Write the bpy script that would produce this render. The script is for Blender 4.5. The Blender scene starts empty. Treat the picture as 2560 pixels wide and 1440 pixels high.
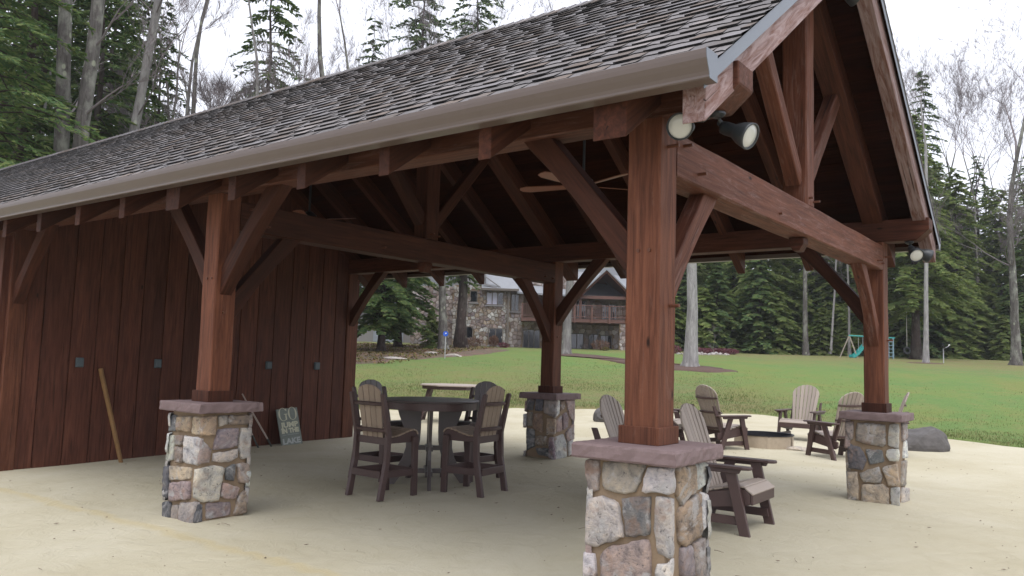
import bpy, math, random
import numpy as np
from math import sin, cos, pi, radians, sqrt, atan2
from mathutils import Vector, Matrix, noise

scn = bpy.context.scene
COL = scn.collection

# ------------------------------------------------------------------ camera
YAW, PITCH, ROLL = 0.6492, 0.0890, 0.0300
CAM = Vector((2.4539, -4.7369, 1.6))
fwd = Vector((-sin(YAW)*cos(PITCH), cos(YAW)*cos(PITCH), sin(PITCH)))
rgt = Vector((cos(YAW), sin(YAW), 0.0))
upv = rgt.cross(fwd)
r2 = rgt*cos(ROLL) + upv*sin(ROLL)
u2 = upv*cos(ROLL) - rgt*sin(ROLL)
cam_data = bpy.data.cameras.new('camera')
cam = bpy.data.objects.new('camera', cam_data)
COL.objects.link(cam)
cam.matrix_world = Matrix(((r2.x, u2.x, -fwd.x, CAM.x), (r2.y, u2.y, -fwd.y, CAM.y),
                           (r2.z, u2.z, -fwd.z, CAM.z), (0, 0, 0, 1)))
cam_data.sensor_width = 36.0
cam_data.lens = 28.32
cam_data.clip_start = 0.05
cam_data.clip_end = 3000.0
scn.camera = cam

# ------------------------------------------------------------------ world: bright overcast sky
SUN_EL, SUN_ROT = radians(64), radians(140)
world = bpy.data.worlds.new('World')
scn.world = world
world.use_nodes = True
wn, wl = world.node_tree.nodes, world.node_tree.links
wn.clear()
w_out = wn.new('ShaderNodeOutputWorld')
w_bg = wn.new('ShaderNodeBackground')
w_sky = wn.new('ShaderNodeTexSky')
w_sky.sky_type = 'NISHITA'
w_sky.sun_disc = False
w_sky.sun_elevation = SUN_EL
w_sky.sun_rotation = SUN_ROT
w_sky.air_density = 1.0
w_sky.dust_density = 4.0
w_hs = wn.new('ShaderNodeHueSaturation')
w_hs.inputs['Saturation'].default_value = 0.22
w_mix = wn.new('ShaderNodeMix')
w_mix.data_type = 'RGBA'
w_mix.inputs[0].default_value = 0.72
w_mix.inputs[7].default_value = (10.2, 10.5, 11.8, 1)      # the even cloud layer
wl.new(w_sky.outputs[0], w_hs.inputs['Color'])
wl.new(w_hs.outputs[0], w_mix.inputs[6])
wl.new(w_mix.outputs[2], w_bg.inputs['Color'])
w_bg.inputs['Strength'].default_value = 0.088
wl.new(w_bg.outputs[0], w_out.inputs['Surface'])

sun_d = bpy.data.lights.new('sun', 'SUN')
sun_d.energy = 1.5
sun_d.angle = radians(50)
sun_d.color = (1.0, 0.98, 0.95)
sun = bpy.data.objects.new('sun', sun_d)
COL.objects.link(sun)
# sky sun_rotation r: direction towards the sun is (sin r, cos r)
_sd = Vector((sin(SUN_ROT)*cos(SUN_EL), cos(SUN_ROT)*cos(SUN_EL), sin(SUN_EL)))
sun.rotation_euler = _sd.to_track_quat('Z', 'Y').to_euler()

vs = scn.view_settings
vs.view_transform = 'Standard'
vs.look = 'None'
vs.gamma = 1.0
vs.use_curve_mapping = False
vs.exposure = 0.85
scn.cycles.max_bounces = 8
scn.cycles.diffuse_bounces = 4
scn.cycles.transparent_max_bounces = 8

# ------------------------------------------------------------------ material helpers
def new_mat(name):
    m = bpy.data.materials.new(name)
    m.use_nodes = True
    nt = m.node_tree
    b = nt.nodes['Principled BSDF']
    return m, nt, b

def nd(nt, kind, **kw):
    n = nt.nodes.new(kind)
    for k, v in kw.items():
        if k in n.inputs.keys():
            n.inputs[k].default_value = v
        else:
            setattr(n, k, v)
    return n

def ramp(nt, src, stops):
    r = nt.nodes.new('ShaderNodeValToRGB')
    e = r.color_ramp.elements
    while len(e) < len(stops):
        e.new(0.5)
    for el, (p, c) in zip(e, stops):
        el.position = p
        el.color = (c[0], c[1], c[2], 1) if len(c) == 3 else c
    nt.links.new(src, r.inputs[0])
    return r.outputs[0]

def mixc(nt, fac, a, b, mode='MIX'):
    m = nt.nodes.new('ShaderNodeMix')
    m.data_type = 'RGBA'
    m.blend_type = mode
    for sock, v in ((0, fac), (6, a), (7, b)):
        if hasattr(v, 'is_linked') or isinstance(v, bpy.types.NodeSocket):
            nt.links.new(v, m.inputs[sock])
        elif isinstance(v, (int, float)):
            m.inputs[sock].default_value = v
        else:
            m.inputs[sock].default_value = (v[0], v[1], v[2], 1)
    return m.outputs[2]

def mapped(nt, src, scale=(1, 1, 1), rand=True):
    """object-space coordinates, shifted per object so that copies differ"""
    mp = nt.nodes.new('ShaderNodeMapping')
    mp.inputs['Scale'].default_value = scale
    if rand:
        oi = nt.nodes.new('ShaderNodeObjectInfo')
        vm = nt.nodes.new('ShaderNodeVectorMath')
        vm.operation = 'ADD'
        ml = nt.nodes.new('ShaderNodeMath')
        ml.operation = 'MULTIPLY'
        ml.inputs[1].default_value = 37.0
        nt.links.new(oi.outputs['Random'], ml.inputs[0])
        nt.links.new(src, vm.inputs[0])
        nt.links.new(ml.outputs[0], vm.inputs[1])
        src = vm.outputs[0]
    nt.links.new(src, mp.inputs[0])
    return mp.outputs[0]

def noise_tex(nt, vec, scale, detail=6, rough=0.6, dist=0.0):
    n = nt.nodes.new('ShaderNodeTexNoise')
    n.inputs['Scale'].default_value = scale
    n.inputs['Detail'].default_value = detail
    n.inputs['Roughness'].default_value = rough
    n.inputs['Distortion'].default_value = dist
    nt.links.new(vec, n.inputs['Vector'])
    return n.outputs[0]

def bump(nt, b, h, strength=0.4, dist=0.01):
    bp = nt.nodes.new('ShaderNodeBump')
    bp.inputs['Strength'].default_value = strength
    bp.inputs['Distance'].default_value = dist
    nt.links.new(h, bp.inputs['Height'])
    nt.links.new(bp.outputs[0], b.inputs['Normal'])

def tcoord(nt, which='Object'):
    return nt.nodes.new('ShaderNodeTexCoord').outputs[which]

def wood(name, dark, mid, light, weather=None, wamt=0.0, rough=0.68, gscale=1.0, knots=True, spec=0.22):
    """stained rough-sawn timber, grain along local X"""
    m, nt, b = new_mat(name)
    oc = tcoord(nt)
    v1 = mapped(nt, oc, (0.9*gscale, 14*gscale, 14*gscale))
    n1 = noise_tex(nt, v1, 2.2, 8, 0.62, 0.6)
    c = ramp(nt, n1, [(0.28, dark), (0.5, mid), (0.74, light)])
    v2 = mapped(nt, oc, (0.6, 3.0, 3.0))
    n2 = noise_tex(nt, v2, 1.6, 5, 0.6, 0.8)
    c = mixc(nt, ramp(nt, n2, [(0.35, (0, 0, 0)), (0.7, (0.55, 0.55, 0.55))]), c, dark)
    if knots:
        vk = mapped(nt, oc, (1.6, 4.5, 4.5))
        vo = nt.nodes.new('ShaderNodeTexVoronoi')
        vo.inputs['Scale'].default_value = 1.0
        nt.links.new(vk, vo.inputs['Vector'])
        k = ramp(nt, vo.outputs['Distance'], [(0.03, (1, 1, 1)), (0.075, (0, 0, 0))])
        c = mixc(nt, k, c, [x*0.28 for x in dark])
    if weather:
        v3 = mapped(nt, oc, (1.2, 10, 10))
        n3 = noise_tex(nt, v3, 1.7, 9, 0.72, 1.4)
        lo = 0.62 - 0.32*wamt
        c = mixc(nt, ramp(nt, n3, [(lo, (0, 0, 0)), (lo+0.22, (min(1, wamt+0.15),)*3)]), c, weather)
    v5 = mapped(nt, oc, (0.5, 26, 26))
    n5 = noise_tex(nt, v5, 1.3, 3, 0.5, 0.3)
    c = mixc(nt, ramp(nt, n5, [(0.27, (0.85,)*3), (0.31, (0, 0, 0))]), c, [x*0.22 for x in dark])
    oi = nt.nodes.new('ShaderNodeObjectInfo')
    hs = nt.nodes.new('ShaderNodeHueSaturation')
    mr = nt.nodes.new('ShaderNodeMapRange')
    mr.inputs[3].default_value = 0.78
    mr.inputs[4].default_value = 1.2
    nt.links.new(oi.outputs['Random'], mr.inputs[0])
    nt.links.new(mr.outputs[0], hs.inputs['Value'])
    nt.links.new(c, hs.inputs['Color'])
    nt.links.new(hs.outputs[0], b.inputs['Base Color'])
    v4 = mapped(nt, oc, (30, 30, 30))
    saw = noise_tex(nt, v4, 1.5, 3, 0.6)
    hmix = nt.nodes.new('ShaderNodeMath')
    hmix.operation = 'MULTIPLY_ADD'
    hmix.inputs[1].default_value = 0.5
    nt.links.new(saw, hmix.inputs[0])
    nt.links.new(n1, hmix.inputs[2])
    bump(nt, b, hmix.outputs[0], 0.5, 0.006)
    b.inputs['Roughness'].default_value = rough
    b.inputs['Specular IOR Level'].default_value = spec
    return m

def plain(name, col, rough=0.6, metal=0.0, var=0.15, nscale=18, bmp=0.1, spec=0.4, objvar=0.0):
    m, nt, b = new_mat(name)
    oc = mapped(nt, tcoord(nt))
    n = noise_tex(nt, oc, nscale, 6, 0.65)
    c = mixc(nt, n, [x*(1-var) for x in col], [min(1, x*(1+var)) for x in col])
    if objvar:
        oi = nt.nodes.new('ShaderNodeObjectInfo')
        hs = nt.nodes.new('ShaderNodeHueSaturation')
        mr = nt.nodes.new('ShaderNodeMapRange')
        mr.inputs[3].default_value = 1-objvar
        mr.inputs[4].default_value = 1+objvar
        nt.links.new(oi.outputs['Random'], mr.inputs[0])
        nt.links.new(mr.outputs[0], hs.inputs['Value'])
        nt.links.new(c, hs.inputs['Color'])
        c = hs.outputs[0]
    nt.links.new(c, b.inputs['Base Color'])
    b.inputs['Roughness'].default_value = rough
    b.inputs['Metallic'].default_value = metal
    b.inputs['Specular IOR Level'].default_value = spec
    if bmp:
        bump(nt, b, n, bmp, 0.004)
    return m

M = {}
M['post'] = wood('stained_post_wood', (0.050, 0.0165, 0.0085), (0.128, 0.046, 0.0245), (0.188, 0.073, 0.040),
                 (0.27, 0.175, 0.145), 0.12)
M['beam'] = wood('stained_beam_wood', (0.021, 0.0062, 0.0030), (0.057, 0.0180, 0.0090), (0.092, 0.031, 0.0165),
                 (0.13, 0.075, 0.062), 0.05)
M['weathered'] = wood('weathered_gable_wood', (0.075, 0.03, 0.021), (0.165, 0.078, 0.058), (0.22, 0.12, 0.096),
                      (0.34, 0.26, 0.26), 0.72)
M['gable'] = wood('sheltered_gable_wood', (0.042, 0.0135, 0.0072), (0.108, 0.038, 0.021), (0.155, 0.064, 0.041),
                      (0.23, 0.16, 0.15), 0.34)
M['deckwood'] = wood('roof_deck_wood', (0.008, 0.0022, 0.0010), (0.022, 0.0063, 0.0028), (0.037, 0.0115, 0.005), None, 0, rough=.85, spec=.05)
M['board'] = wood('stained_wall_boards', (0.040, 0.0135, 0.0080), (0.096, 0.0335, 0.0200), (0.138, 0.054, 0.033),
                  (0.16, 0.09, 0.06), 0.10, rough=0.7)
M['peg'] = plain('peg_wood', (0.10, 0.035, 0.018), 0.55, var=0.3)
M['blade'] = plain('fan_blade_wood', (0.16, 0.05, 0.02), 0.4, var=0.25)
M['gutter'] = plain('painted_gutter_metal', (0.103, 0.077, 0.067), 0.38, 0.0, 0.05, 6, 0.02, 0.5)
M['drip'] = plain('drip_edge_metal', (0.15, 0.168, 0.195), 0.4, 0.2, 0.05, 6, 0.02, 0.5)
M['black'] = plain('black_painted_metal', (0.018, 0.022, 0.026), 0.42, 0.0, 0.1, 20, 0.03, 0.5)
M['box'] = plain('grey_outlet_cover', (0.07, 0.09, 0.10), 0.5, 0.0, 0.08)
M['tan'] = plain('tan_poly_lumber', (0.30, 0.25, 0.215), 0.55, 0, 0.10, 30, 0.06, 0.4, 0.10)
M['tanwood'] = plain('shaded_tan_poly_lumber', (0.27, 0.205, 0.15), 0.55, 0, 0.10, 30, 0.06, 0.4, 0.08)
M['brown'] = plain('brown_poly_lumber', (0.062, 0.036, 0.033), 0.48, 0, 0.15, 30, 0.06, 0.45, 0.10)
M['dkbrown'] = plain('dark_brown_poly_lumber', (0.105, 0.088, 0.085), 0.36, 0, 0.12, 30, 0.05, 0.5, 0.08)
M['fire'] = plain('sandy_galvanised_steel', (0.40, 0.33, 0.25), 0.55, 0.25, 0.25, 8, 0.05)
M['fireblack'] = plain('sooty_steel', (0.02, 0.02, 0.024), 0.5, 0.3, 0.3)
M['frame'] = plain('house_window_frame', (0.13, 0.11, 0.095), 0.5)
M['siding'] = plain('house_siding_paint', (0.24, 0.23, 0.235), 0.6, 0, 0.06, 3, 0.03)
M['hroof'] = plain('house_roof_grey', (0.22, 0.23, 0.25), 0.5, 0, 0.2, 2, 0.1)
M['hwood'] = plain('house_deck_wood', (0.12, 0.058, 0.046), 0.55, 0, 0.2, 3, 0.1)
M['hdoor'] = plain('garage_door_paint', (0.28, 0.31, 0.36), 0.5, 0, 0.05, 3, 0.0)
M['teal'] = plain('teal_plastic', (0.03, 0.26, 0.24), 0.4, 0, 0.05)
M['swingpost'] = plain('playset_timber', (0.30, 0.26, 0.21), 0.6, 0, 0.15)
M['swingblue'] = plain('playset_blue_grey_post', (0.18, 0.27, 0.32), 0.5, 0, 0.1)
M['rubber'] = plain('tyre_rubber', (0.016, 0.018, 0.02), 0.7, 0, 0.2)
M['rope'] = plain('pale_rope', (0.35, 0.33, 0.3), 0.8, 0, 0.1)
M['blue'] = plain('blue_sign_paint', (0.02, 0.10, 0.55), 0.45, 0, 0.05)
M['white'] = plain('white_paint', (0.72, 0.72, 0.7), 0.5, 0, 0.04)
M['pole'] = plain('grey_fibre_pole', (0.40, 0.40, 0.41), 0.45, 0, 0.1)
M['signface'] = plain('distressed_sign_paint', (0.17, 0.19, 0.165), 0.75, 0, 0.35, 22, 0.1)
M['signtext'] = plain('cream_sign_lettering', (0.50, 0.49, 0.36), 0.75, 0, 0.2, 30, 0.05)
M['signtextgrey'] = plain('faded_sign_lettering', (0.36, 0.38, 0.36), 0.75, 0, 0.25, 30, 0.05)
M['stick'] = plain('weathered_stick', (0.20, 0.11, 0.042), 0.75, 0, 0.45, 9, 0.2)
M['palestick'] = plain('pale_driftwood', (0.33, 0.27, 0.23), 0.75, 0, 0.4, 9, 0.2)
M['darkstick'] = plain('dark_pole_tip', (0.035, 0.04, 0.035), 0.6, 0, 0.3, 9, 0.1)
M['rock'] = plain('dark_boulder_rock', (0.095, 0.088, 0.086), 0.9, 0, 0.65, 5, 1.0)
M['mortar'] = plain('sandy_brown_mortar', (0.22, 0.16, 0.105), 0.9, 0, 0.22, 60, 0.5)
M['mulch'] = plain('bark_mulch', (0.085, 0.05, 0.04), 0.95, 0, 0.6, 9, 1.0)
M['barberry'] = plain('maroon_groundcover_leaf', (0.13, 0.04, 0.055), 0.8, 0, 0.4, 5, 0.3)
M['twig'] = plain('thin_twig_bark', (0.17, 0.145, 0.15), 0.9, 0, 0.3, 6, 0.0)
M['shrubtwig'] = plain('bare_shrub_twigs', (0.14, 0.075, 0.05), 0.9, 0, 0.3, 6, 0.0)
M['debris'] = plain('dry_leaf_litter', (0.10, 0.068, 0.048), 0.9, 0, 0.5, 3, 0.0, 0.3)

def glass_mat(name, col, rough):
    m, nt, b = new_mat(name)
    b.inputs['Base Color'].default_value = (*col, 1)
    b.inputs['Roughness'].default_value = rough
    b.inputs['Specular IOR Level'].default_value = 0.9
    return m
M['pane'] = glass_mat('dark_window_glass', (0.012, 0.014, 0.018), 0.08)
M['skypane'] = plain('window_glass_painted_sky', (0.48, 0.47, 0.58), 0.4, 0, 0.05, 3, 0)  # panes that mirror the sky: the reflection is painted as a pale colour
M['lens'] = glass_mat('frosted_lamp_lens', (0.52, 0.52, 0.49), 0.2)

# field stone: colour from the object, blotched with lichen and dark mineral
def stone_mat():
    m, nt, b = new_mat('field_stone')
    oi = nt.nodes.new('ShaderNodeObjectInfo')
    oc = mapped(nt, tcoord(nt))
    n1 = noise_tex(nt, oc, 9, 9, 0.7, 0.6)
    n2 = noise_tex(nt, oc, 30, 8, 0.75)
    n3 = noise_tex(nt, oc, 4.5, 7, 0.65, 1.2)
    c = mixc(nt, 1.0, oi.outputs['Color'], ramp(nt, n1, [(0.30, (0.34, 0.35, 0.39)), (0.48, (0.95, 0.95, 0.95)), (0.68, (1.45, 1.36, 1.22))]), 'MULTIPLY')
    c = mixc(nt, ramp(nt, n3, [(0.52, (0, 0, 0)), (0.62, (0.75, 0.75, 0.75))]), c, (0.38, 0.37, 0.365))
    c = mixc(nt, ramp(nt, n2, [(0.34, (0.9, 0.9, 0.9)), (0.43, (0, 0, 0))]), c, (0.045, 0.045, 0.052))
    c = mixc(nt, ramp(nt, noise_tex(nt, oc, 6, 6, 0.6, 0.5), [(0.56, (0, 0, 0)), (0.70, (0.6, 0.6, 0.6))]), c, (0.25, 0.15, 0.10))
    nt.links.new(c, b.inputs['Base Color'])
    b.inputs['Roughness'].default_value = 0.85
    hm = nt.nodes.new('ShaderNodeMath')
    hm.operation = 'ADD'
    nt.links.new(n1, hm.inputs[0])
    nt.links.new(n2, hm.inputs[1])
    bump(nt, b, hm.outputs[0], 1.0, 0.018)
    return m
M['stone'] = stone_mat()

def island_mat(name, stops, rough=0.85, nscale=30, nvar=0.35, bmp=0.3, translucent=0.0, dist=0.004, hue=0.0):
    """random colour for every loose piece of the mesh"""
    m, nt, b = new_mat(name)
    g = nt.nodes.new('ShaderNodeNewGeometry')
    c = ramp(nt, g.outputs['Random Per Island'], stops)
    oc = mapped(nt, tcoord(nt))
    if nvar:
        n = noise_tex(nt, oc, nscale, 6, 0.7)
        c = mixc(nt, 1.0, c, ramp(nt, n, [(0.3, (1-nvar,)*3), (0.7, (1+nvar,)*3)]), 'MULTIPLY')
        if bmp:
            bump(nt, b, n, bmp, dist)
    oi = nt.nodes.new('ShaderNodeObjectInfo')
    hs = nt.nodes.new('ShaderNodeHueSaturation')
    mr = nt.nodes.new('ShaderNodeMapRange')
    mr.inputs[3].default_value = 0.82
    mr.inputs[4].default_value = 1.2
    nt.links.new(oi.outputs['Random'], mr.inputs[0])
    nt.links.new(mr.outputs[0], hs.inputs['Value'])
    nt.links.new(c, hs.inputs['Color'])
    c = hs.outputs[0]
    nt.links.new(c, b.inputs['Base Color'])
    b.inputs['Roughness'].default_value = rough
    b.inputs['Specular IOR Level'].default_value = 0.25
    if translucent:
        tr = nt.nodes.new('ShaderNodeBsdfTranslucent')
        nt.links.new(c, tr.inputs['Color'])
        ms = nt.nodes.new('ShaderNodeMixShader')
        ms.inputs[0].default_value = translucent
        nt.links.new(b.outputs[0], ms.inputs[1])
        nt.links.new(tr.outputs[0], ms.inputs[2])
        nt.links.new(ms.outputs[0], nt.nodes['Material Output'].inputs['Surface'])
    return m
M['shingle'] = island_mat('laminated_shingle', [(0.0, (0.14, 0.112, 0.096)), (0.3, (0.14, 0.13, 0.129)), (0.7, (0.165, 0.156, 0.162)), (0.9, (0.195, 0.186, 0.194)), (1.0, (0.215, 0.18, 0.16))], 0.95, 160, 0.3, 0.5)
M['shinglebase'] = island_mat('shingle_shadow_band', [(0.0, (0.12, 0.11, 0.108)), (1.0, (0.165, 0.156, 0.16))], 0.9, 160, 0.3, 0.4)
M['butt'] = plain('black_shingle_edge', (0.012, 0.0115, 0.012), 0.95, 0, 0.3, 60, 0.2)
M['needle'] = island_mat('hemlock_needles', [(0.0, (0.06, 0.115, 0.045)), (0.45, (0.105, 0.17, 0.058)), (0.8, (0.155, 0.21, 0.066)), (1.0, (0.2, 0.225, 0.085))], 0.75, 3, 0.0, 0, 0.55)
M['needlelight'] = island_mat('young_hemlock_needles', [(0.0, (0.11, 0.175, 0.05)), (0.5, (0.19, 0.25, 0.074)), (1.0, (0.27, 0.30, 0.105))], 0.75, 3, 0.0, 0, 0.6)
M['grass'] = island_mat('grass_blade', [(0.0, (0.06, 0.10, 0.024)), (0.5, (0.10, 0.13, 0.038)), (0.8, (0.16, 0.155, 0.06)), (1.0, (0.24, 0.2, 0.11))], 0.8, 3, 0.0, 0, 0.25)
M['hstone'] = island_mat('house_facing_stone', [(0.0, (0.14, 0.105, 0.10)), (0.25, (0.25, 0.20, 0.18)), (0.5, (0.33, 0.27, 0.25)), (0.7, (0.21, 0.185, 0.19)), (0.85, (0.38, 0.335, 0.315)), (1.0, (0.50, 0.46, 0.445))], 0.85, 5, 0.3, 0.4)
M['leaf_moss'] = island_mat('moss_and_leaf', [(0.0, (0.08, 0.09, 0.025)), (0.6, (0.15, 0.13, 0.04)), (1.0, (0.2, 0.1, 0.06))], 0.9, 4, 0.0, 0, 0.1)

def bark(name, dark, light, lichen=0.4, vs=1.0):
    m, nt, b = new_mat(name)
    oc = mapped(nt, tcoord(nt), (1, 1, 0.16))
    n1 = noise_tex(nt, oc, 9*vs, 8, 0.7, 0.8)
    c = ramp(nt, n1, [(0.3, dark), (0.7, light)])
    o2 = mapped(nt, tcoord(nt), (1, 1, 0.6))
    vo = nt.nodes.new('ShaderNodeTexVoronoi')
    vo.inputs['Scale'].default_value = 2.6
    nt.links.new(o2, vo.inputs['Vector'])
    n2 = noise_tex(nt, o2, 1.8, 6, 0.65)
    c = mixc(nt, ramp(nt, n2, [(0.48, (0, 0, 0)), (0.66, (lichen,)*3)]), c, (0.33, 0.34, 0.29))
    c = mixc(nt, ramp(nt, vo.outputs['Distance'], [(0.13, (lichen,)*3), (0.2, (0, 0, 0))]), c, (0.40, 0.43, 0.32))
    nt.links.new(c, b.inputs['Base Color'])
    b.inputs['Roughness'].default_value = 0.95
    b.inputs['Specular IOR Level'].default_value = 0.15
    bump(nt, b, n1, 0.9, 0.03)
    return m
M['barkgrey'] = bark('grey_maple_bark', (0.05, 0.044, 0.041), (0.145, 0.133, 0.125), 0.5)
M['barkpale'] = bark('pale_beech_bark', (0.10, 0.092, 0.09), (0.24, 0.228, 0.222), 0.35)
M['barkdark'] = bark('dark_hemlock_bark', (0.03, 0.022, 0.021), (0.09, 0.068, 0.062), 0.15)
M['barkbirch'] = bark('white_birch_bark', (0.15, 0.14, 0.14), (0.36, 0.345, 0.34), 0.15)

def cap_mat():
    m, nt, b = new_mat('mauve_sandstone_cap')
    oc = mapped(nt, tcoord(nt))
    n1 = noise_tex(nt, oc, 5, 8, 0.65, 0.5)
    n2 = noise_tex(nt, oc, 45, 8, 0.7)
    c = ramp(nt, n1, [(0.3, (0.125, 0.085, 0.084)), (0.7, (0.175, 0.124, 0.124))])
    c = mixc(nt, ramp(nt, n2, [(0.55, (0, 0, 0)), (0.75, (0.35,)*3)]), c, (0.27, 0.20, 0.205))
    nt.links.new(c, b.inputs['Base Color'])
    b.inputs['Roughness'].default_value = 0.8
    bump(nt, b, n2, 0.35, 0.006)
    return m
M['cap'] = cap_mat()

def sand_mat():
    m, nt, b = new_mat('pale_sand')
    oc = tcoord(nt)
    n1 = noise_tex(nt, oc, 0.5, 6, 0.6, 0.6)
    n2 = noise_tex(nt, oc, 260, 3, 0.8)
    n3 = noise_tex(nt, oc, 3.5, 8, 0.7, 1.0)
    c = ramp(nt, n1, [(0.3, (0.40, 0.36, 0.255)), (0.7, (0.48, 0.445, 0.345))])
    c = mixc(nt, ramp(nt, n3, [(0.5, (0, 0, 0)), (0.75, (0.3,)*3)]), c, (0.355, 0.31, 0.205))
    c = mixc(nt, ramp(nt, n2, [(0.27, (0.75,)*3), (0.36, (0, 0, 0))]), c, (0.16, 0.12, 0.08))
    n5 = noise_tex(nt, oc, 34, 5, 0.85)
    c = mixc(nt, ramp(nt, n5, [(0.24, (0.6,)*3), (0.30, (0, 0, 0))]), c, (0.2, 0.15, 0.1))
    # coarser yellow sand washed up along the drip line below the eave
    sp = nt.nodes.new('ShaderNodeSeparateXYZ')
    nt.links.new(oc, sp.inputs[0])
    nz = noise_tex(nt, oc, 1.3, 6, 0.7)
    ad = nt.nodes.new('ShaderNodeMath'); ad.operation = 'MULTIPLY_ADD'
    nt.links.new(nz, ad.inputs[0]); ad.inputs[1].default_value = 0.34
    nt.links.new(sp.outputs['Y'], ad.inputs[2])
    mr = nt.nodes.new('ShaderNodeMapRange')
    mr.inputs[1].default_value = -0.70; mr.inputs[2].default_value = -0.22
    nt.links.new(ad.outputs[0], mr.inputs[0])
    band = ramp(nt, mr.outputs[0], [(0.28, (0, 0, 0)), (0.47, (0.42,)*3), (0.56, (0.42,)*3), (0.72, (0, 0, 0))])
    xr = nt.nodes.new('ShaderNodeMapRange')
    xr.inputs[1].default_value = 1.6; xr.inputs[2].default_value = 0.4
    nt.links.new(sp.outputs['X'], xr.inputs[0])
    bm = nt.nodes.new('ShaderNodeMath'); bm.operation = 'MULTIPLY'
    nt.links.new(band, bm.inputs[0]); nt.links.new(xr.outputs[0], bm.inputs[1])
    c = mixc(nt, bm.outputs[0], c, (0.45, 0.365, 0.19))
    nt.links.new(c, b.inputs['Base Color'])
    b.inputs['Roughness'].default_value = 0.95
    b.inputs['Specular IOR Level'].default_value = 0.15
    hm = nt.nodes.new('ShaderNodeMath'); hm.operation = 'MULTIPLY_ADD'
    nt.links.new(n2, hm.inputs[0]); hm.inputs[1].default_value = 0.12
    nt.links.new(n3, hm.inputs[2])
    bump(nt, b, hm.outputs[0], 0.8, 0.04)
    return m
M['sand'] = sand_mat()

def lawn_mat():
    m, nt, b = new_mat('spring_lawn')
    oc = tcoord(nt)
    n1 = noise_tex(nt, oc, 0.16, 5, 0.65, 0.8)
    n2 = noise_tex(nt, oc, 1.1, 8, 0.7, 0.4)
    n3 = noise_tex(nt, oc, 26, 6, 0.8)
    c = ramp(nt, n1, [(0.36, (0.15, 0.18, 0.05)), (0.5, (0.12, 0.188, 0.05)), (0.64, (0.098, 0.178, 0.05))])
    c = mixc(nt, ramp(nt, n2, [(0.48, (0, 0, 0)), (0.72, (0.65,)*3)]), c, (0.20, 0.18, 0.065))
    at = nt.nodes.new('ShaderNodeAttribute'); at.attribute_name = 'thin'
    tm = nt.nodes.new('ShaderNodeMath'); tm.operation = 'MULTIPLY'
    nt.links.new(at.outputs['Fac'], tm.inputs[0])
    nt.links.new(ramp(nt, n2, [(0.35, (0.25,)*3), (0.62, (1, 1, 1))]), tm.inputs[1])
    c = mixc(nt, tm.outputs[0], c, (0.175, 0.142, 0.07))
    c = mixc(nt, 1.0, c, ramp(nt, n3, [(0.25, (0.55,)*3), (0.75, (1.4,)*3)]), 'MULTIPLY')
    nt.links.new(c, b.inputs['Base Color'])
    b.inputs['Roughness'].default_value = 0.9
    b.inputs['Specular IOR Level'].default_value = 0.2
    bump(nt, b, n3, 0.8, 0.04)
    return m
M['lawn'] = lawn_mat()

def litter_mat():
    m, nt, b = new_mat('leaf_litter')
    oc = tcoord(nt)
    n1 = noise_tex(nt, oc, 0.6, 6, 0.7, 0.8)
    n3 = noise_tex(nt, oc, 9, 8, 0.8)
    c = ramp(nt, n1, [(0.35, (0.10, 0.085, 0.05)), (0.5, (0.13, 0.09, 0.065)), (0.65, (0.19, 0.095, 0.075))])
    c = mixc(nt, 1.0, c, ramp(nt, n3, [(0.3, (0.45,)*3), (0.7, (1.6,)*3)]), 'MULTIPLY')
    nt.links.new(c, b.inputs['Base Color'])
    b.inputs['Roughness'].default_value = 0.95
    bump(nt, b, n3, 1.0, 0.08)
    return m
M['litter'] = litter_mat()
# ------------------------------------------------------------------ mesh helpers
def tag(o, label=None, cat=None, group=None, kind=None):
    if label: o['label'] = label
    if cat: o['category'] = cat
    if group: o['group'] = group
    if kind: o['kind'] = kind
    return o

def empty(name, loc=(0, 0, 0), rz=0.0, label=None, cat=None, group=None):
    o = bpy.data.objects.new(name, None)
    o.empty_display_size = 0.2
    COL.objects.link(o)
    o.matrix_world = Matrix.Translation(Vector(loc)) @ Matrix.Rotation(rz, 4, 'Z')
    return tag(o, label, cat, group)

def add_obj(name, me, parent=None, local=None):
    """link an object; 'local' is its matrix relative to the parent (or world)"""
    o = bpy.data.objects.new(name, me)
    COL.objects.link(o)
    o.parent = parent
    if local is not None:
        o.matrix_local = local
    return o

def mesh_from(name, v, f, mat, smooth=False):
    me = bpy.data.meshes.new(name)
    me.from_pydata([tuple(p) for p in v], [], f)
    me.materials.append(mat)
    if smooth:
        me.polygons.foreach_set('use_smooth', [True]*len(me.polygons))
    me.update()
    return me

def np_mesh(name, V, F, mat, smooth=False):
    """V (n,3), F (m,k) arrays of equal-sized faces"""
    V = np.asarray(V, np.float32)
    F = np.asarray(F, np.int32)
    m, k = F.shape
    me = bpy.data.meshes.new(name)
    me.vertices.add(len(V))
    me.vertices.foreach_set('co', V.ravel())
    me.loops.add(m*k)
    me.loops.foreach_set('vertex_index', F.ravel())
    me.polygons.add(m)
    me.polygons.foreach_set('loop_start', np.arange(0, m*k, k, dtype=np.int32))
    me.polygons.foreach_set('loop_total', np.full(m, k, dtype=np.int32))
    if smooth:
        me.polygons.foreach_set('use_smooth', np.ones(m, dtype=bool))
    me.materials.append(mat)
    me.update(calc_edges=True)
    me.validate()
    return me

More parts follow.
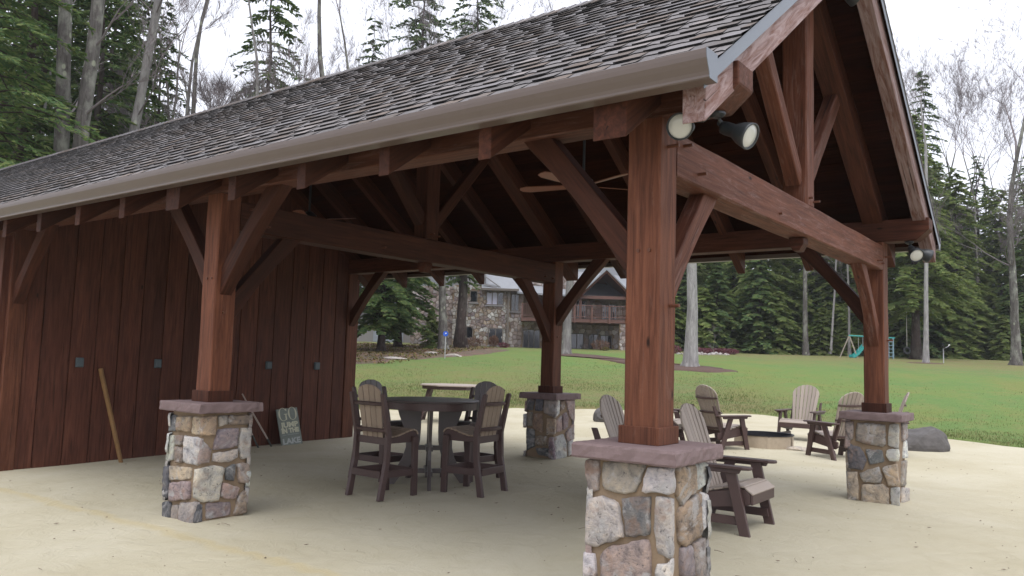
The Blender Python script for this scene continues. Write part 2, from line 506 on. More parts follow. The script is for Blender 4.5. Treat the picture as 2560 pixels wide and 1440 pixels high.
class MB:
    """collects simple solids into one mesh"""
    def __init__(s):
        s.v, s.f = [], []
    def add(s, v, f):
        n = len(s.v)
        s.v += [Vector(p) for p in v]
        s.f += [[i+n for i in q] for q in f]
        return s
    def box(s, lo, hi, mat=None):
        x0, y0, z0 = lo; x1, y1, z1 = hi
        v = [Vector(p) for p in ((x0,y0,z0),(x1,y0,z0),(x1,y1,z0),(x0,y1,z0),(x0,y0,z1),(x1,y0,z1),(x1,y1,z1),(x0,y1,z1))]
        if mat is not None: v = [mat @ p for p in v]
        return s.add(v, [[0,3,2,1],[4,5,6,7],[0,1,5,4],[1,2,6,5],[2,3,7,6],[3,0,4,7]])
    def bar(s, p0, p1, w, h, up=(0, 0, 1)):
        p0, p1 = Vector(p0), Vector(p1)
        L = (p1-p0).length
        return s.box((0, -w/2, -h/2), (L, w/2, h/2), frame(p0, p1, up))
    def tube(s, pts, rad, n=8, cap=True):
        pts = [Vector(p) for p in pts]
        rings = []
        ref = Vector((0.31, 0.17, 0.93)).normalized()
        for i, p in enumerate(pts):
            d = (pts[min(i+1, len(pts)-1)]-pts[max(i-1, 0)]).normalized()
            a = d.cross(ref)
            if a.length < 0.1: a = d.cross(Vector((1, 0, 0)))
            a.normalize(); b = d.cross(a)
            r = rad[i] if isinstance(rad, (list, tuple)) else rad
            rings.append([p + (a*cos(2*pi*k/n)+b*sin(2*pi*k/n))*r for k in range(n)])
        v = [q for rg in rings for q in rg]
        f = []
        for i in range(len(pts)-1):
            for k in range(n):
                k2 = (k+1) % n
                f.append([i*n+k, i*n+k2, (i+1)*n+k2, (i+1)*n+k])
        if cap:
            f.append(list(range(n))[::-1]); f.append([(len(pts)-1)*n+k for k in range(n)])
        return s.add(v, f)
    def prism(s, outline, t0, t1, mat=None, axis='y'):
        """outline in (a,b); extruded along the third axis from t0 to t1"""
        def P(a, b, t):
            return Vector((a, t, b)) if axis == 'y' else (Vector((a, b, t)) if axis == 'z' else Vector((t, a, b)))
        n = len(outline)
        v = [P(a, b, t0) for a, b in outline]+[P(a, b, t1) for a, b in outline]
        if mat is not None: v = [mat @ p for p in v]
        f = [list(range(n)), list(range(n, 2*n))[::-1]]
        for i in range(n):
            j = (i+1) % n
            f.append([i, i+n, j+n, j])
        return s.add(v, f)
    def lathe(s, prof, n=24, mat=None, a0=0.0, a1=2*pi):
        full = abs(a1-a0-2*pi) < 1e-6
        m = n if full else n+1
        v = []
        for r, z in prof:
            for k in range(m):
                a = a0+(a1-a0)*k/n
                v.append(Vector((r*cos(a), r*sin(a), z)))
        if mat is not None: v = [mat @ p for p in v]
        f = []
        for i in range(len(prof)-1):
            for k in range(n):
                k2 = (k+1) % m
                f.append([i*m+k, i*m+k2, (i+1)*m+k2, (i+1)*m+k])
        return s.add(v, f)
    def build(s, name, mat, parent=None, local=None, smooth=False, bevel=0.0):
        me = mesh_from(name, s.v, s.f, mat, smooth)
        fix_normals(me)
        if bevel: bevel_mesh(me, bevel)
        return add_obj(name, me, parent, local)

import bmesh
def fix_normals(me):
    bm = bmesh.new(); bm.from_mesh(me)
    bmesh.ops.recalc_face_normals(bm, faces=bm.faces)
    bm.to_mesh(me); bm.free()

def bevel_mesh(me, w, seg=1):
    bm = bmesh.new(); bm.from_mesh(me)
    es = [e for e in bm.edges if len(e.link_faces) == 2 and e.calc_face_angle(0) > 0.6]
    bmesh.ops.bevel(bm, geom=es, offset=w, offset_type='OFFSET', segments=seg, profile=0.6, affect='EDGES', clamp_overlap=True)
    bm.to_mesh(me); bm.free()

def frame(p0, p1, up=(0, 0, 1)):
    """matrix with local X from p0 to p1 and local Z as near 'up' as it can be"""
    p0, p1, up = Vector(p0), Vector(p1), Vector(up)
    x = (p1-p0).normalized()
    y = up.cross(x)
    if y.length < 1e-4: y = Vector((0, 1, 0)).cross(x)
    y.normalize()
    z = x.cross(y)
    return Matrix(((x.x, y.x, z.x, p0.x), (x.y, y.y, z.y, p0.y), (x.z, y.z, z.z, p0.z), (0, 0, 0, 1)))

rng = random.Random(7)

def timber(name, p0, p1, w, h, mat, parent, up=(0, 0, 1), ch=0.008, wob=0.0022, seg=None):
    """rough-sawn timber: eight-sided section, slightly uneven along its length"""
    p0, p1 = Vector(p0), Vector(p1)
    L = (p1-p0).length
    if seg is None: seg = max(2, min(14, int(L/0.25)))
    hw, hh = w/2, h/2
    sec = [(-hw+ch, -hh), (hw-ch, -hh), (hw, -hh+ch), (hw, hh-ch), (hw-ch, hh), (-hw+ch, hh), (-hw, hh-ch), (-hw, -hh+ch)]
    v, f = [], []
    for i in range(seg+1):
        x = L*i/seg
        for a, b in sec:
            j = wob if 0 < i < seg else wob*0.4
            v.append((x, a+rng.uniform(-j, j), b+rng.uniform(-j, j)))
    for i in range(seg):
        for k in range(8):
            k2 = (k+1) % 8
            f.append([i*8+k, i*8+k2, (i+1)*8+k2, (i+1)*8+k])
    f.append([7-k for k in range(8)]); f.append([seg*8+k for k in range(8)])
    me = mesh_from(name, v, f, mat)
    fix_normals(me)
    return add_obj(name, me, parent, frame(p0, p1, up))

def plank(name, outline, t, mat, parent, local, bevel=0.004):
    """outline in local X,Z; thickness t along local Y"""
    return MB().prism(outline, -t/2, t/2).build(name, mat, parent, local, bevel=bevel)

def copy_tree(o, parent=None):
    c = o.copy(); COL.objects.link(c); c.parent = parent
    for ch in list(o.children):
        copy_tree(ch, c)
    return c

def densify(poly, step, jit, r):
    out = []
    n = len(poly)
    for i in range(n):
        a, b = Vector(poly[i]), Vector(poly[(i+1) % n])
        k = max(1, int(round((b-a).length/step)))
        nr = Vector((-(b-a).y, (b-a).x)).normalized()
        for q in range(k):
            p = a.lerp(b, q/k)
            amp = jit*(0.4 if q == 0 else 1)
            out.append(p + nr*r.uniform(-amp, amp) + Vector((r.uniform(-amp, amp), r.uniform(-amp, amp)))*0.4)
    return out

def stone_mesh(name, poly, depth, r, mat, step=0.036, jit=0.0075):
    """rough stone: poly (2D, metres) around its own centre, standing 'depth' proud of z=0"""
    o = densify(poly, step, jit, r)
    # round the corners a little
    n = len(o)
    o = [(o[i-1]+o[i]*9+o[(i+1) % n])/11 for i in range(n)]
    c = sum(o, Vector((0, 0)))/n
    size = sum((p-c).length for p in o)/n
    rings = [(1.0, -0.02), (1.02, depth*0.5), (0.975, depth*0.86), (0.86, depth*1.0), (0.45, depth*1.03)]
    v = []
    tilt = Vector((r.uniform(-1, 1), r.uniform(-1, 1)))*0.10
    for s_, z in rings:
        for p in o:
            q = c+(p-c)*s_
            zz = z
            if z > 0:
                zz += (q-c).dot(tilt)*0.6 + r.uniform(-0.0055, 0.0055)*(1 if s_ < 1 else 0.6)
                zz = max(zz, 0.004)
            v.append((q.x, q.y, zz))
    v.append((c.x, c.y, depth*1.05))
    f = []
    m = len(rings)
    for i in range(m-1):
        for k in range(n):
            k2 = (k+1) % n
            f.append([i*n+k, i*n+k2, (i+1)*n+k2, (i+1)*n+k])
    for k in range(n):
        f.append([(m-1)*n+k, (m-1)*n+(k+1) % n, m*n])
    me = mesh_from(name, v, f, mat)
    fix_normals(me)
    me.polygons.foreach_set('use_smooth', [True]*len(me.polygons))
    return me

def clip_poly(poly, a, b, c):
    """keep the part of poly where a*x+b*y<=c"""
    out = []
    n = len(poly)
    for i in range(n):
        p, q = poly[i], poly[(i+1) % n]
        dp, dq = a*p[0]+b*p[1]-c, a*q[0]+b*q[1]-c
        if dp <= 0: out.append(p)
        if dp*dq < 0:
            t = dp/(dp-dq)
            out.append((p[0]+(q[0]-p[0])*t, p[1]+(q[1]-p[1])*t))
    return out

def voronoi_cells(w, h, cell, r, gap, jit=0.42):
    """irregular stone cells that fill a w x h rectangle"""
    nx, ny = max(1, int(round(w/cell))), max(1, int(round(h/cell)))
    S = {}
    for i in range(-1, nx+1):
        for j in range(-1, ny+1):
            S[i, j] = ((i+.5+r.uniform(-jit, jit))*w/nx, (j+.5+r.uniform(-jit, jit))*h/ny)
    res = []
    for i in range(nx):
        for j in range(ny):
            p = S[i, j]
            poly = [(0, 0), (w, 0), (w, h), (0, h)]
            for di in (-2, -1, 0, 1, 2):
                for dj in (-2, -1, 0, 1, 2):
                    if (di or dj) and (i+di, j+dj) in S:
                        q = S[i+di, j+dj]
                        a, b = q[0]-p[0], q[1]-p[1]
                        L = sqrt(a*a+b*b)
                        a, b = a/L, b/L
                        c = a*(p[0]+q[0])/2+b*(p[1]+q[1])/2-gap/2
                        poly = clip_poly(poly, a, b, c)
                        if len(poly) < 3: break
                if len(poly) < 3: break
            if len(poly) >= 3: res.append(poly)
    return res

# ------------------------------------------------------------------ the lie of the land
FH = Vector((fwd.x, fwd.y)).normalized()
RH = Vector((FH.y, -FH.x))
_bt = [-400, -60, -4.4, 0.25, 3.0, 5.7, 8.0, 9.2, 10.4, 11.5, 14, 30, 60, 400]
_bs = [24, 24, 24.5, 26.5, 26.6, 25.8, 25.5, 23.8, 20.6, 18.1, 15, 4, -10, -30]
_zt = [-60, 0, 5, 15, 40]
_zs = [24, 26, 25, 22, 20]

def s_bound(t): return float(np.interp(t, _bt, _bs))
def lawn_z(s, t): return 3.8*(1-math.exp(-max(0.0, s-float(np.interp(t, _zt, _zs)))/34))
def XY(s, t): return Vector((CAM.x+FH.x*s+RH.x*t, CAM.y+FH.y*s+RH.y*t))
def ST(x, y):
    v = Vector((x-CAM.x, y-CAM.y))
    return v.dot(FH), v.dot(RH)
def sand_z(x, y):
    v = min(1.0, max(-0.3, y/6.05))
    u = min(1.0, max(0.0, -x/4.9)); w = min(1.0, max(0.0, (-x-4.9)/4.8))
    z = u*(-0.05*(1-v)+0.06*v)+w*(-0.05*(1-v)-0.06*v)
    s, t = ST(x, y)
    return z*max(0.0, min(1.0, (24-s)/6)) + lawn_z(s, t)
def at(s, t, dz=0.0):
    p = XY(s, t)
    return Vector((p.x, p.y, lawn_z(s, t)+dz))
# ------------------------------------------------------------------ ground, sand, beds
def sheet(name, P, nr, nc, mat, attr=None):
    idx = np.arange(nr*nc).reshape(nr, nc)
    F = np.stack([idx[:-1, :-1].ravel(), idx[:-1, 1:].ravel(), idx[1:, 1:].ravel(), idx[1:, :-1].ravel()], 1)
    me = np_mesh(name, P, F, mat, True)
    if attr is not None:
        a = me.attributes.new('thin', 'FLOAT', 'POINT')
        a.data.foreach_set('value', np.asarray(attr, np.float32))
    fix_up(me)
    return tag(add_obj(name, me), kind='structure')

def fix_up(me):
    if len(me.polygons) and me.polygons[0].normal.z < 0:
        me.flip_normals()

def bump_n(x, y, sc, amp): return noise.noise(Vector((x*sc, y*sc, 3.3)))*amp

tcols = sorted(set([round(v, 2) for v in np.concatenate([np.arange(-34, 44, 0.6), np.arange(-400, -34, 12), np.arange(44, 400, 12)])]))
qrows = [-60, -25, -8, -3, -1.2, -0.5, -0.15, 0.0, 0.15, 0.4, 0.8, 1.4, 2.2, 3.2, 4.5, 6, 8, 10, 12, 14, 16, 18, 20, 22, 24, 26, 28, 30, 33, 36, 40, 45, 50, 58, 70, 90, 130, 220, 400, 900]
P, A = [], []
for q in qrows:
    for t in tcols:
        sb = s_bound(t)+bump_n(t, 0, 0.9, 0.3)
        s = sb+q
        p = XY(s, t)
        if q < -0.5: z = sand_z(p.x, p.y)-0.20
        elif q < 0: z = lawn_z(s, t)-0.05-0.1*min(1, -q)
        else: z = lawn_z(s, t)+0.035*min(1, q/0.15)+bump_n(p.x, p.y, 0.35, 0.05)*min(1, q)
        P.append((p.x, p.y, z))
        th = max(0.0, 1-max(0, q)/15.0)*(1.0 if t < 7 else max(0.12, 1-(t-7)/6))
        if t < 2 and q > 0: th = max(th, 0.75-0.03*q)
        if q > 26: th = max(th, (q-26)/14*0.9)
        A.append(min(1, th))
ground = sheet('ground', P, len(qrows), len(tcols), M['lawn'], A)

# sand: its edge follows the lawn edge
scol = list(np.arange(-26, 24.01, 0.22))
srow = list(np.concatenate([np.arange(0, 0.72, 0.0075), np.arange(0.72, 1.0001, 0.02)]))
P = []
for fr in srow:
    for t in scol:
        e = s_bound(t)+bump_n(t, 0, 0.9, 0.3)+0.12
        s = -9+(e+9)*fr
        p = XY(s, t)
        z = sand_z(p.x, p.y)+bump_n(p.x, p.y, 0.5, 0.02)+bump_n(p.x, p.y, 2.1, 0.008)+bump_n(p.x, p.y, 7.0, 0.003)
        d = p.y+0.62+bump_n(p.x, 0, 0.7, 0.10)
        if -21 < p.x < 1.2: z += 0.022*math.exp(-(d/0.10)**2)-0.012*math.exp(-((d-0.25)/0.15)**2)
        for (ax, ay) in ((0, 0), (-4.9, 0), (0, 6.05), (-4.9, 6.05)):
            dd = max(abs(p.x-ax), abs(p.y-ay))-0.3
            if dd < 0.5: z += 0.03*math.exp(-(max(0, dd)/0.16)**2)
        if fr > 0.995: z -= 0.03
        P.append((p.x, p.y, z))
sand = sheet('sand', P, len(srow), len(scol), M['sand'])

def bed(name, ring, mat, dz=0.03, dome=0.05):
    """a low mulched bed draped on the lawn; ring is a list of (s,t)"""
    c = (sum(a for a, b in ring)/len(ring), sum(b for a, b in ring)/len(ring))
    o = densify([(a, b) for a, b in ring], 0.5, 0.12, rng)
    n = len(o)
    v = []
    for k, fr in enumerate((1.0, 0.97, 0.75, 0.5, 0.25)):
        for p in o:
            s, t = c[0]+(p.x-c[0])*fr, c[1]+(p.y-c[1])*fr
            w = at(s, t, (-0.03 if k == 0 else dz+dome*(1-fr))+rng.uniform(-.012, .012))
            v.append(w)
    v.append(at(c[0], c[1], dz+dome))
    f = []
    for i in range(4):
        for k in range(n):
            f.append([i*n+k, i*n+(k+1) % n, (i+1)*n+(k+1) % n, (i+1)*n+k])
    for k in range(n): f.append([4*n+k, 4*n+(k+1) % n, 5*n])
    me = mesh_from(name, v, f, mat, True)
    fix_normals(me)
    fix_up(me)
    return tag(add_obj(name, me), kind='structure')
bed('leaf_litter_bed', [(36.5, -8.5), (39, -5.6), (43, -4.2), (46.5, -2.2), (52, -0.6), (57, 0.5), (61, -1), (62, -14), (55, -17), (42, -14)], M['litter'], 0.05, 0.05)
bed('mulch_bed', [(49.5, 2.6), (47, 4.6), (42, 6.3), (39.0, 7.2), (37.3, 9.2), (38.0, 10.8), (40.5, 10.2), (42.5, 8.2), (46.5, 6.4), (51.5, 5.0), (52.8, 3.6)], M['mulch'], 0.06, 0.06)

# grass along the sand edge and out over the near lawn: nobody could count it
gv, gf = [], []
rg = np.random.RandomState(5)
N = 95000
t_ = rg.uniform(-9, 22, N)
q_ = rg.exponential(4.2, N)
for t, q in zip(t_, q_):
    if q > 22: continue
    s = s_bound(t)+bump_n(t, 0, 0.9, 0.3)+q+0.02
    if abs(t) > s*0.68: continue
    p = XY(s, t)
    z = lawn_z(s, t)+0.02
    a = rg.uniform(0, 2*pi); h = rg.uniform(0.03, 0.085); w = rg.uniform(0.006, 0.014)
    n = len(gv)
    gv += [(p.x-w*cos(a), p.y-w*sin(a), z-0.02), (p.x+w*cos(a), p.y+w*sin(a), z-0.02), (p.x+rg.uniform(-.03, .03), p.y+rg.uniform(-.03, .03), z+h)]
    gf.append((n, n+1, n+2))
tag(add_obj('grass', np_mesh('grass', gv, gf, M['grass'])), kind='stuff')

# scraps of leaf, bark and twig on the sand
mb = MB()
for k in range(640):
    if k < 470:
        s, t = rng.uniform(1.8, 15), 0
        t = rng.uniform(-0.66, 0.66)*s
    else:
        s, t = rng.uniform(11, 25), 0
        t = rng.uniform(0.0, 0.62)*s
    p = XY(s, t)
    if p.x < -9.4 or s > s_bound(t)-0.3: continue
    z = sand_z(p.x, p.y)+bump_n(p.x, p.y, 0.5, 0.02)+0.012
    a = rng.uniform(0, pi)
    big = rng.random()
    L = 0.006+0.022*big**3; W = L*rng.uniform(0.12, 0.6)
    d = Vector((cos(a), sin(a), 0)); e = Vector((-sin(a), cos(a), 0))
    c = Vector((p.x, p.y, z))
    mb.add([c-d*L+Vector((0, 0, .002)), c-e*W, c+d*L+Vector((0, 0, rng.uniform(0, .008))), c+e*W, c+Vector((0, 0, .006))], [[0, 1, 4], [1, 2, 4], [2, 3, 4], [3, 0, 4]])
for k in range(16):
    s = rng.uniform(3.5, 11); t = rng.uniform(-0.6, 0.6)*s
    p = XY(s, t)
    c = Vector((p.x, p.y, sand_z(p.x, p.y)+0.012))
    a = rng.uniform(0, 2*pi)
    pts = [c]
    for j in range(4):
        a += rng.uniform(-.6, .6)
        pts.append(pts[-1]+Vector((cos(a), sin(a), rng.uniform(-.05, .12)))*rng.uniform(.015, .04))
    mb.tube(pts, [.0022, .002, .0018, .0014, .001], 4)
tag(mb.build('litter', M['debris']), kind='stuff')
# ------------------------------------------------------------------ the timber pavilion
W, BAY = 6.0535, 4.8995
RZ, SLOPE, YM = 5.82, 0.70, W/2          # ridge height, roof slope, ridge line
XG, XE = 0.65, -19.6                     # gable edge, far end of the roof
def roof_z(y): return RZ-SLOPE*abs(YM-y)
CS = 1/sqrt(1+SLOPE*SLOPE)
pav = empty('timber_pavilion', (0, 0, 0), 0, 'reddish brown timber frame pavilion with shingled gable roof on stone piers', 'pavilion')

STONES = {'A':[('y',[(-0.3,0.98),(-0.2,0.99),(-0.2,0.8),(-0.27,0.78),(-0.3,0.89)],'p'),('y',[(-0.18,0.98),(0.13,0.99),(0.06,0.82),(-0.04,0.8),(-0.16,0.81),(-0.18,0.9)],'g'),('y',[(0.14,0.98),(0.32,0.99),(0.33,0.84),(0.28,0.83),(0.1,0.83)],'w'),('x',[(-0.17,0.99),(0.07,0.98),(0.1,0.8),(0.02,0.8),(-0.08,0.73),(-0.16,0.82)],'t'),('x',[(0.09,0.98),(0.3,0.97),(0.3,0.84),(0.12,0.81)],'w'),('y',[(-0.27,0.74),(-0.17,0.77),(-0.06,0.74),(-0.04,0.64),(-0.01,0.54),(-0.23,0.45),(-0.29,0.46),(-0.29,0.61)],'l'),('y',[(-0.04,0.77),(0.16,0.81),(0.16,0.58),(0.0,0.54),(-0.02,0.67)],'d'),('y',[(0.2,0.81),(0.32,0.81),(0.34,0.6),(0.34,0.49),(0.3,0.46),(0.21,0.48),(0.18,0.62)],'l'),('x',[(-0.13,0.71),(-0.01,0.77),(0.17,0.79),(0.19,0.53),(-0.04,0.49),(-0.12,0.54)],'b'),('x',[(0.19,0.8),(0.32,0.77),(0.31,0.58),(0.2,0.55)],'w'),('x',[(-0.09,0.49),(0.06,0.49),(0.08,0.29),(-0.08,0.32)],'v'),('x',[(0.07,0.5),(0.3,0.5),(0.31,0.24),(0.1,0.28)],'g'),('y',[(-0.3,0.41),(-0.22,0.41),(-0.2,0.27),(-0.3,0.25)],'w'),('y',[(-0.18,0.4),(-0.09,0.48),(0.15,0.55),(0.17,0.43),(0.16,0.28),(-0.17,0.2)],'p'),('y',[(0.21,0.42),(0.28,0.43),(0.35,0.47),(0.36,0.29),(0.19,0.26)],'w'),('y',[(-0.3,0.24),(-0.19,0.26),(-0.18,0.06),(-0.29,0.04)],'g'),('y',[(-0.16,0.19),(0.16,0.26),(0.16,0.13),(-0.16,0.06)],'b'),('y',[(0.18,0.25),(0.36,0.28),(0.36,0.15),(0.18,0.13)],'d'),('x',[(-0.07,0.3),(0.08,0.27),(0.09,0.1),(-0.06,0.11)],'t'),('x',[(0.12,0.26),(0.31,0.23),(0.3,0.11),(0.13,0.11)],'l')],'C':[('y',[(-0.34,0.95),(-0.17,0.95),(-0.16,0.8),(-0.29,0.78),(-0.34,0.86)],'d'),('y',[(-0.16,0.94),(0.12,0.96),(0.12,0.81),(-0.15,0.8)],'b'),('y',[(0.12,0.96),(0.26,0.96),(0.26,0.79),(0.13,0.79)],'t'),('x',[(-0.28,0.96),(-0.12,0.97),(-0.12,0.78),(-0.28,0.79)],'t'),('x',[(-0.1,0.97),(0.0,0.97),(0.0,0.88),(-0.09,0.86)],'g'),('x',[(0.01,0.97),(0.27,0.96),(0.27,0.87),(0.02,0.88)],'b'),('y',[(-0.33,0.74),(-0.18,0.75),(-0.18,0.51),(-0.31,0.49)],'l'),('y',[(-0.17,0.75),(-0.03,0.76),(-0.04,0.67),(-0.17,0.66)],'g'),('y',[(-0.15,0.65),(-0.02,0.65),(-0.01,0.5),(-0.13,0.49)],'b'),('y',[(-0.01,0.77),(0.27,0.76),(0.25,0.5),(0.01,0.51)],'w'),('x',[(-0.27,0.76),(-0.15,0.65),(-0.17,0.52),(-0.28,0.51)],'p'),('x',[(-0.09,0.84),(0.13,0.84),(0.13,0.66),(-0.14,0.64)],'v'),('x',[(0.16,0.84),(0.28,0.84),(0.28,0.54),(0.18,0.53),(0.14,0.66)],'l'),('x',[(-0.13,0.61),(0.05,0.62),(0.14,0.64),(0.14,0.55),(0.04,0.51),(-0.14,0.53)],'l'),('y',[(-0.32,0.44),(-0.24,0.45),(-0.2,0.14),(-0.3,0.13)],'d'),('y',[(-0.24,0.45),(0.15,0.47),(0.14,0.36),(-0.2,0.31)],'t'),('y',[(-0.19,0.29),(0.14,0.34),(0.16,0.18),(-0.18,0.11)],'p'),('x',[(-0.33,0.47),(-0.12,0.49),(0.0,0.46),(-0.03,0.31),(-0.05,0.15),(-0.2,0.15),(-0.34,0.2)],'l'),('x',[(0.02,0.46),(0.12,0.49),(0.11,0.32),(0.02,0.34)],'d'),('x',[(0.14,0.49),(0.28,0.48),(0.28,0.28),(0.17,0.3)],'p'),('x',[(-0.01,0.32),(0.18,0.25),(0.15,0.15),(0.05,0.15),(-0.03,0.19)],'p'),('x',[(0.18,0.17),(0.26,0.23),(0.28,-0.01),(0.13,-0.01)],'b'),('y',[(-0.34,0.09),(-0.17,0.1),(-0.16,-0.05),(-0.33,-0.06)],'d'),('y',[(-0.14,0.08),(-0.03,0.09),(-0.03,-0.06),(-0.14,-0.06)],'g'),('y',[(-0.02,0.12),(0.28,0.16),(0.24,-0.06),(-0.01,-0.08)],'g'),('x',[(-0.27,0.15),(-0.21,0.13),(-0.21,-0.03),(-0.29,-0.04)],'d'),('x',[(-0.17,0.14),(0.09,0.12),(0.1,0.0),(-0.16,-0.02)],'v')],'B':[('y',[(-0.3,0.97),(-0.2,0.97),(-0.21,0.76),(-0.25,0.73),(-0.3,0.84)],'g'),('y',[(-0.16,0.96),(0.16,0.96),(0.16,0.73),(0.12,0.69),(-0.05,0.71),(-0.18,0.74)],'g'),('y',[(0.21,0.97),(0.33,0.98),(0.33,0.68),(0.18,0.72)],'l'),('x',[(0.05,0.97),(0.38,0.96),(0.35,0.79),(0.07,0.75)],'p'),('y',[(-0.28,0.7),(-0.13,0.67),(-0.05,0.52),(-0.1,0.4),(-0.27,0.4)],'d'),('y',[(-0.07,0.65),(0.12,0.65),(0.14,0.52),(-0.02,0.47)],'d'),('y',[(0.17,0.66),(0.3,0.69),(0.3,0.54),(0.2,0.53),(0.16,0.6)],'w'),('x',[(0.18,0.75),(0.37,0.75),(0.35,0.53),(0.1,0.54)],'w'),('y',[(-0.28,0.36),(-0.16,0.37),(-0.15,0.03),(-0.28,0.01)],'t'),('y',[(-0.14,0.36),(0.08,0.46),(0.12,0.33),(0.1,0.26),(-0.1,0.26)],'g'),('y',[(0.12,0.45),(0.28,0.51),(0.32,0.26),(0.18,0.24)],'t'),('y',[(-0.12,0.22),(0.12,0.26),(0.19,0.21),(0.19,0.01),(-0.12,0.01)],'t'),('y',[(0.21,0.22),(0.32,0.24),(0.32,0.01),(0.21,0.01)],'l'),('x',[(0.04,0.51),(0.27,0.51),(0.22,0.2),(0.0,0.22)],'g'),('x',[(0.04,0.2),(0.35,0.17),(0.34,0.0),(0.01,0.01)],'l')],'D':[('y',[(-0.26,0.99),(-0.1,1.0),(-0.15,0.81),(-0.26,0.82)],'d'),('y',[(-0.09,0.99),(0.06,1.0),(0.04,0.81),(-0.1,0.81)],'d'),('y',[(0.08,0.99),(0.31,1.0),(0.29,0.72),(0.08,0.79)],'g'),('x',[(-0.22,0.99),(-0.14,0.99),(-0.14,0.78),(-0.24,0.73)],'w'),('x',[(-0.11,0.99),(-0.0,0.99),(0.02,0.87),(-0.11,0.82)],'b'),('x',[(0.03,0.99),(0.27,1.0),(0.3,0.64),(0.15,0.73)],'p'),('y',[(-0.25,0.78),(-0.15,0.79),(-0.14,0.57),(-0.24,0.57)],'g'),('y',[(-0.13,0.75),(0.04,0.78),(0.06,0.48),(-0.12,0.53)],'b'),('y',[(0.14,0.71),(0.29,0.7),(0.29,0.48),(0.14,0.44)],'t'),('x',[(-0.22,0.66),(-0.07,0.76),(-0.06,0.51),(-0.22,0.5)],'p'),('x',[(-0.04,0.76),(0.07,0.8),(0.12,0.7),(0.1,0.56),(-0.05,0.53)],'v'),('y',[(-0.25,0.53),(-0.1,0.51),(-0.07,0.27),(-0.23,0.18)],'d'),('y',[(-0.07,0.42),(0.14,0.43),(0.15,0.28),(-0.07,0.27)],'b'),('y',[(-0.06,0.23),(0.2,0.25),(0.2,0.12),(-0.01,0.13)],'d'),('y',[(0.18,0.41),(0.27,0.42),(0.3,0.08),(0.2,0.1)],'v'),('x',[(-0.26,0.42),(-0.01,0.46),(0.07,0.33),(0.1,0.1),(-0.24,0.07)],'l'),('x',[(0.05,0.47),(0.28,0.62),(0.29,0.37),(0.11,0.33)],'p'),('x',[(0.12,0.32),(0.25,0.38),(0.24,0.13),(0.16,0.1)],'w')]}
SCOL = {'p': (.30, .235, .215), 'g': (.28, .255, .23), 'w': (.52, .51, .50), 'l': (.40, .38, .355), 't': (.36, .285, .215), 'd': (.12, .12, .13), 'b': (.235, .185, .145), 'v': (.225, .18, .19)}
rs = random.Random(3)
PIER_XY = {'A': (0, 0), 'B': (0, W), 'C': (-BAY, 0), 'D': (-BAY, W)}
def pier(key, cx, cy):
    z0 = sand_z(cx, cy)
    core = MB().box((-.262, -.262, -.25), (.262, .262, 1.0)).build('stone_pier', M['mortar'], pav, Matrix.Translation((cx, cy, 0)), bevel=0.01)
    faces = {'y': (Vector((1, 0, 0)), Vector((0, -1, 0))), 'x': (Vector((0, 1, 0)), Vector((1, 0, 0))),
             'Y': (Vector((-1, 0, 0)), Vector((0, 1, 0))), 'X': (Vector((0, -1, 0)), Vector((-1, 0, 0)))}
    jobs = [(f, p, c) for f, p, c in STONES[key]]
    other = {'A': 'C', 'C': 'A', 'B': 'D', 'D': 'B'}[key]
    jobs += [(f.upper(), p, c) for f, p, c in STONES[other]]
    for fc, poly, c in jobs:
        u, n = faces[fc]
        poly = [(max(-.305, min(.305, a)), max(-0.12, min(1.0, b))) for a, b in poly]
        mx, mz = sum(a for a, b in poly)/len(poly), sum(b for a, b in poly)/len(poly)
        loc = [(a-mx, b-mz) for a, b in poly]
        if sum(loc[i][0]*loc[(i+1) % len(loc)][1]-loc[(i+1) % len(loc)][0]*loc[i][1] for i in range(len(loc))) < 0: loc = loc[::-1]
        me = stone_mesh('stone', loc, rs.uniform(.022, .045), rs, M['stone'])
        o = u*mx+n*0.26+Vector((0, 0, mz))
        z = Vector((0, 0, 1))
        mat = Matrix(((u.x, z.x, n.x, o.x), (u.y, z.y, n.y, o.y), (u.z, z.z, n.z, o.z), (0, 0, 0, 1)))
        so = add_obj('stone', me, core, mat)
        k = rs.uniform(.85, 1.12)
        so.color = tuple(min(1, x*k*rs.uniform(.95, 1.05)) for x in SCOL[c])+(1,)
    # sandstone cap, rough-chipped edges
    v, f = [], []
    ring = densify([(-.357, -.357), (.357, -.357), (.357, .357), (-.357, .357)], .045, .004, rs)
    n = len(ring)
    lv = [(0.985, 1.0), (1.0, 1.012), (1.0, 1.045), (0.998, 1.078), (0.982, 1.093)]
    for s_, z in lv:
        for p in ring:
            j = .004 if 1.0 < z < 1.09 else .0015
            v.append((p.x*s_+rs.uniform(-j, j), p.y*s_+rs.uniform(-j, j), z+rs.uniform(-.0015, .0015)))
    for i in range(len(lv)-1):
        for k in range(n): f.append([i*n+k, i*n+(k+1) % n, (i+1)*n+(k+1) % n, (i+1)*n+k])
    f.append(list(range(n))[::-1]); f.append([(len(lv)-1)*n+k for k in range(n)])
    add_obj('cap_stone', mesh_from('cap_stone', v, f, M['cap']), core, Matrix.Identity(4))
    # post with its base trim
    post = timber('post', (cx, cy, 1.094), (cx, cy, 3.197), .2416, .2416, M['post'], pav, up=(0, 1, 0), ch=.012, wob=.003)
    pt = MB()
    for sx in (-1, 1):
        pt.box((0, sx*.1215-(.022 if sx < 0 else 0), -.1435), (.111, sx*.1215+(.022 if sx > 0 else 0), .1435))
        pt.box((0, -.1213, sx*.1215-(.022 if sx < 0 else 0)), (.111, .1213, sx*.1215+(.022 if sx > 0 else 0)))
    pt.build('base_trim', M['post'] if key == 'A' else M['beam'], post, Matrix.Identity(4), bevel=.003)
    return core, post
for k, (x, y) in PIER_XY.items(): pier(k, x, y)

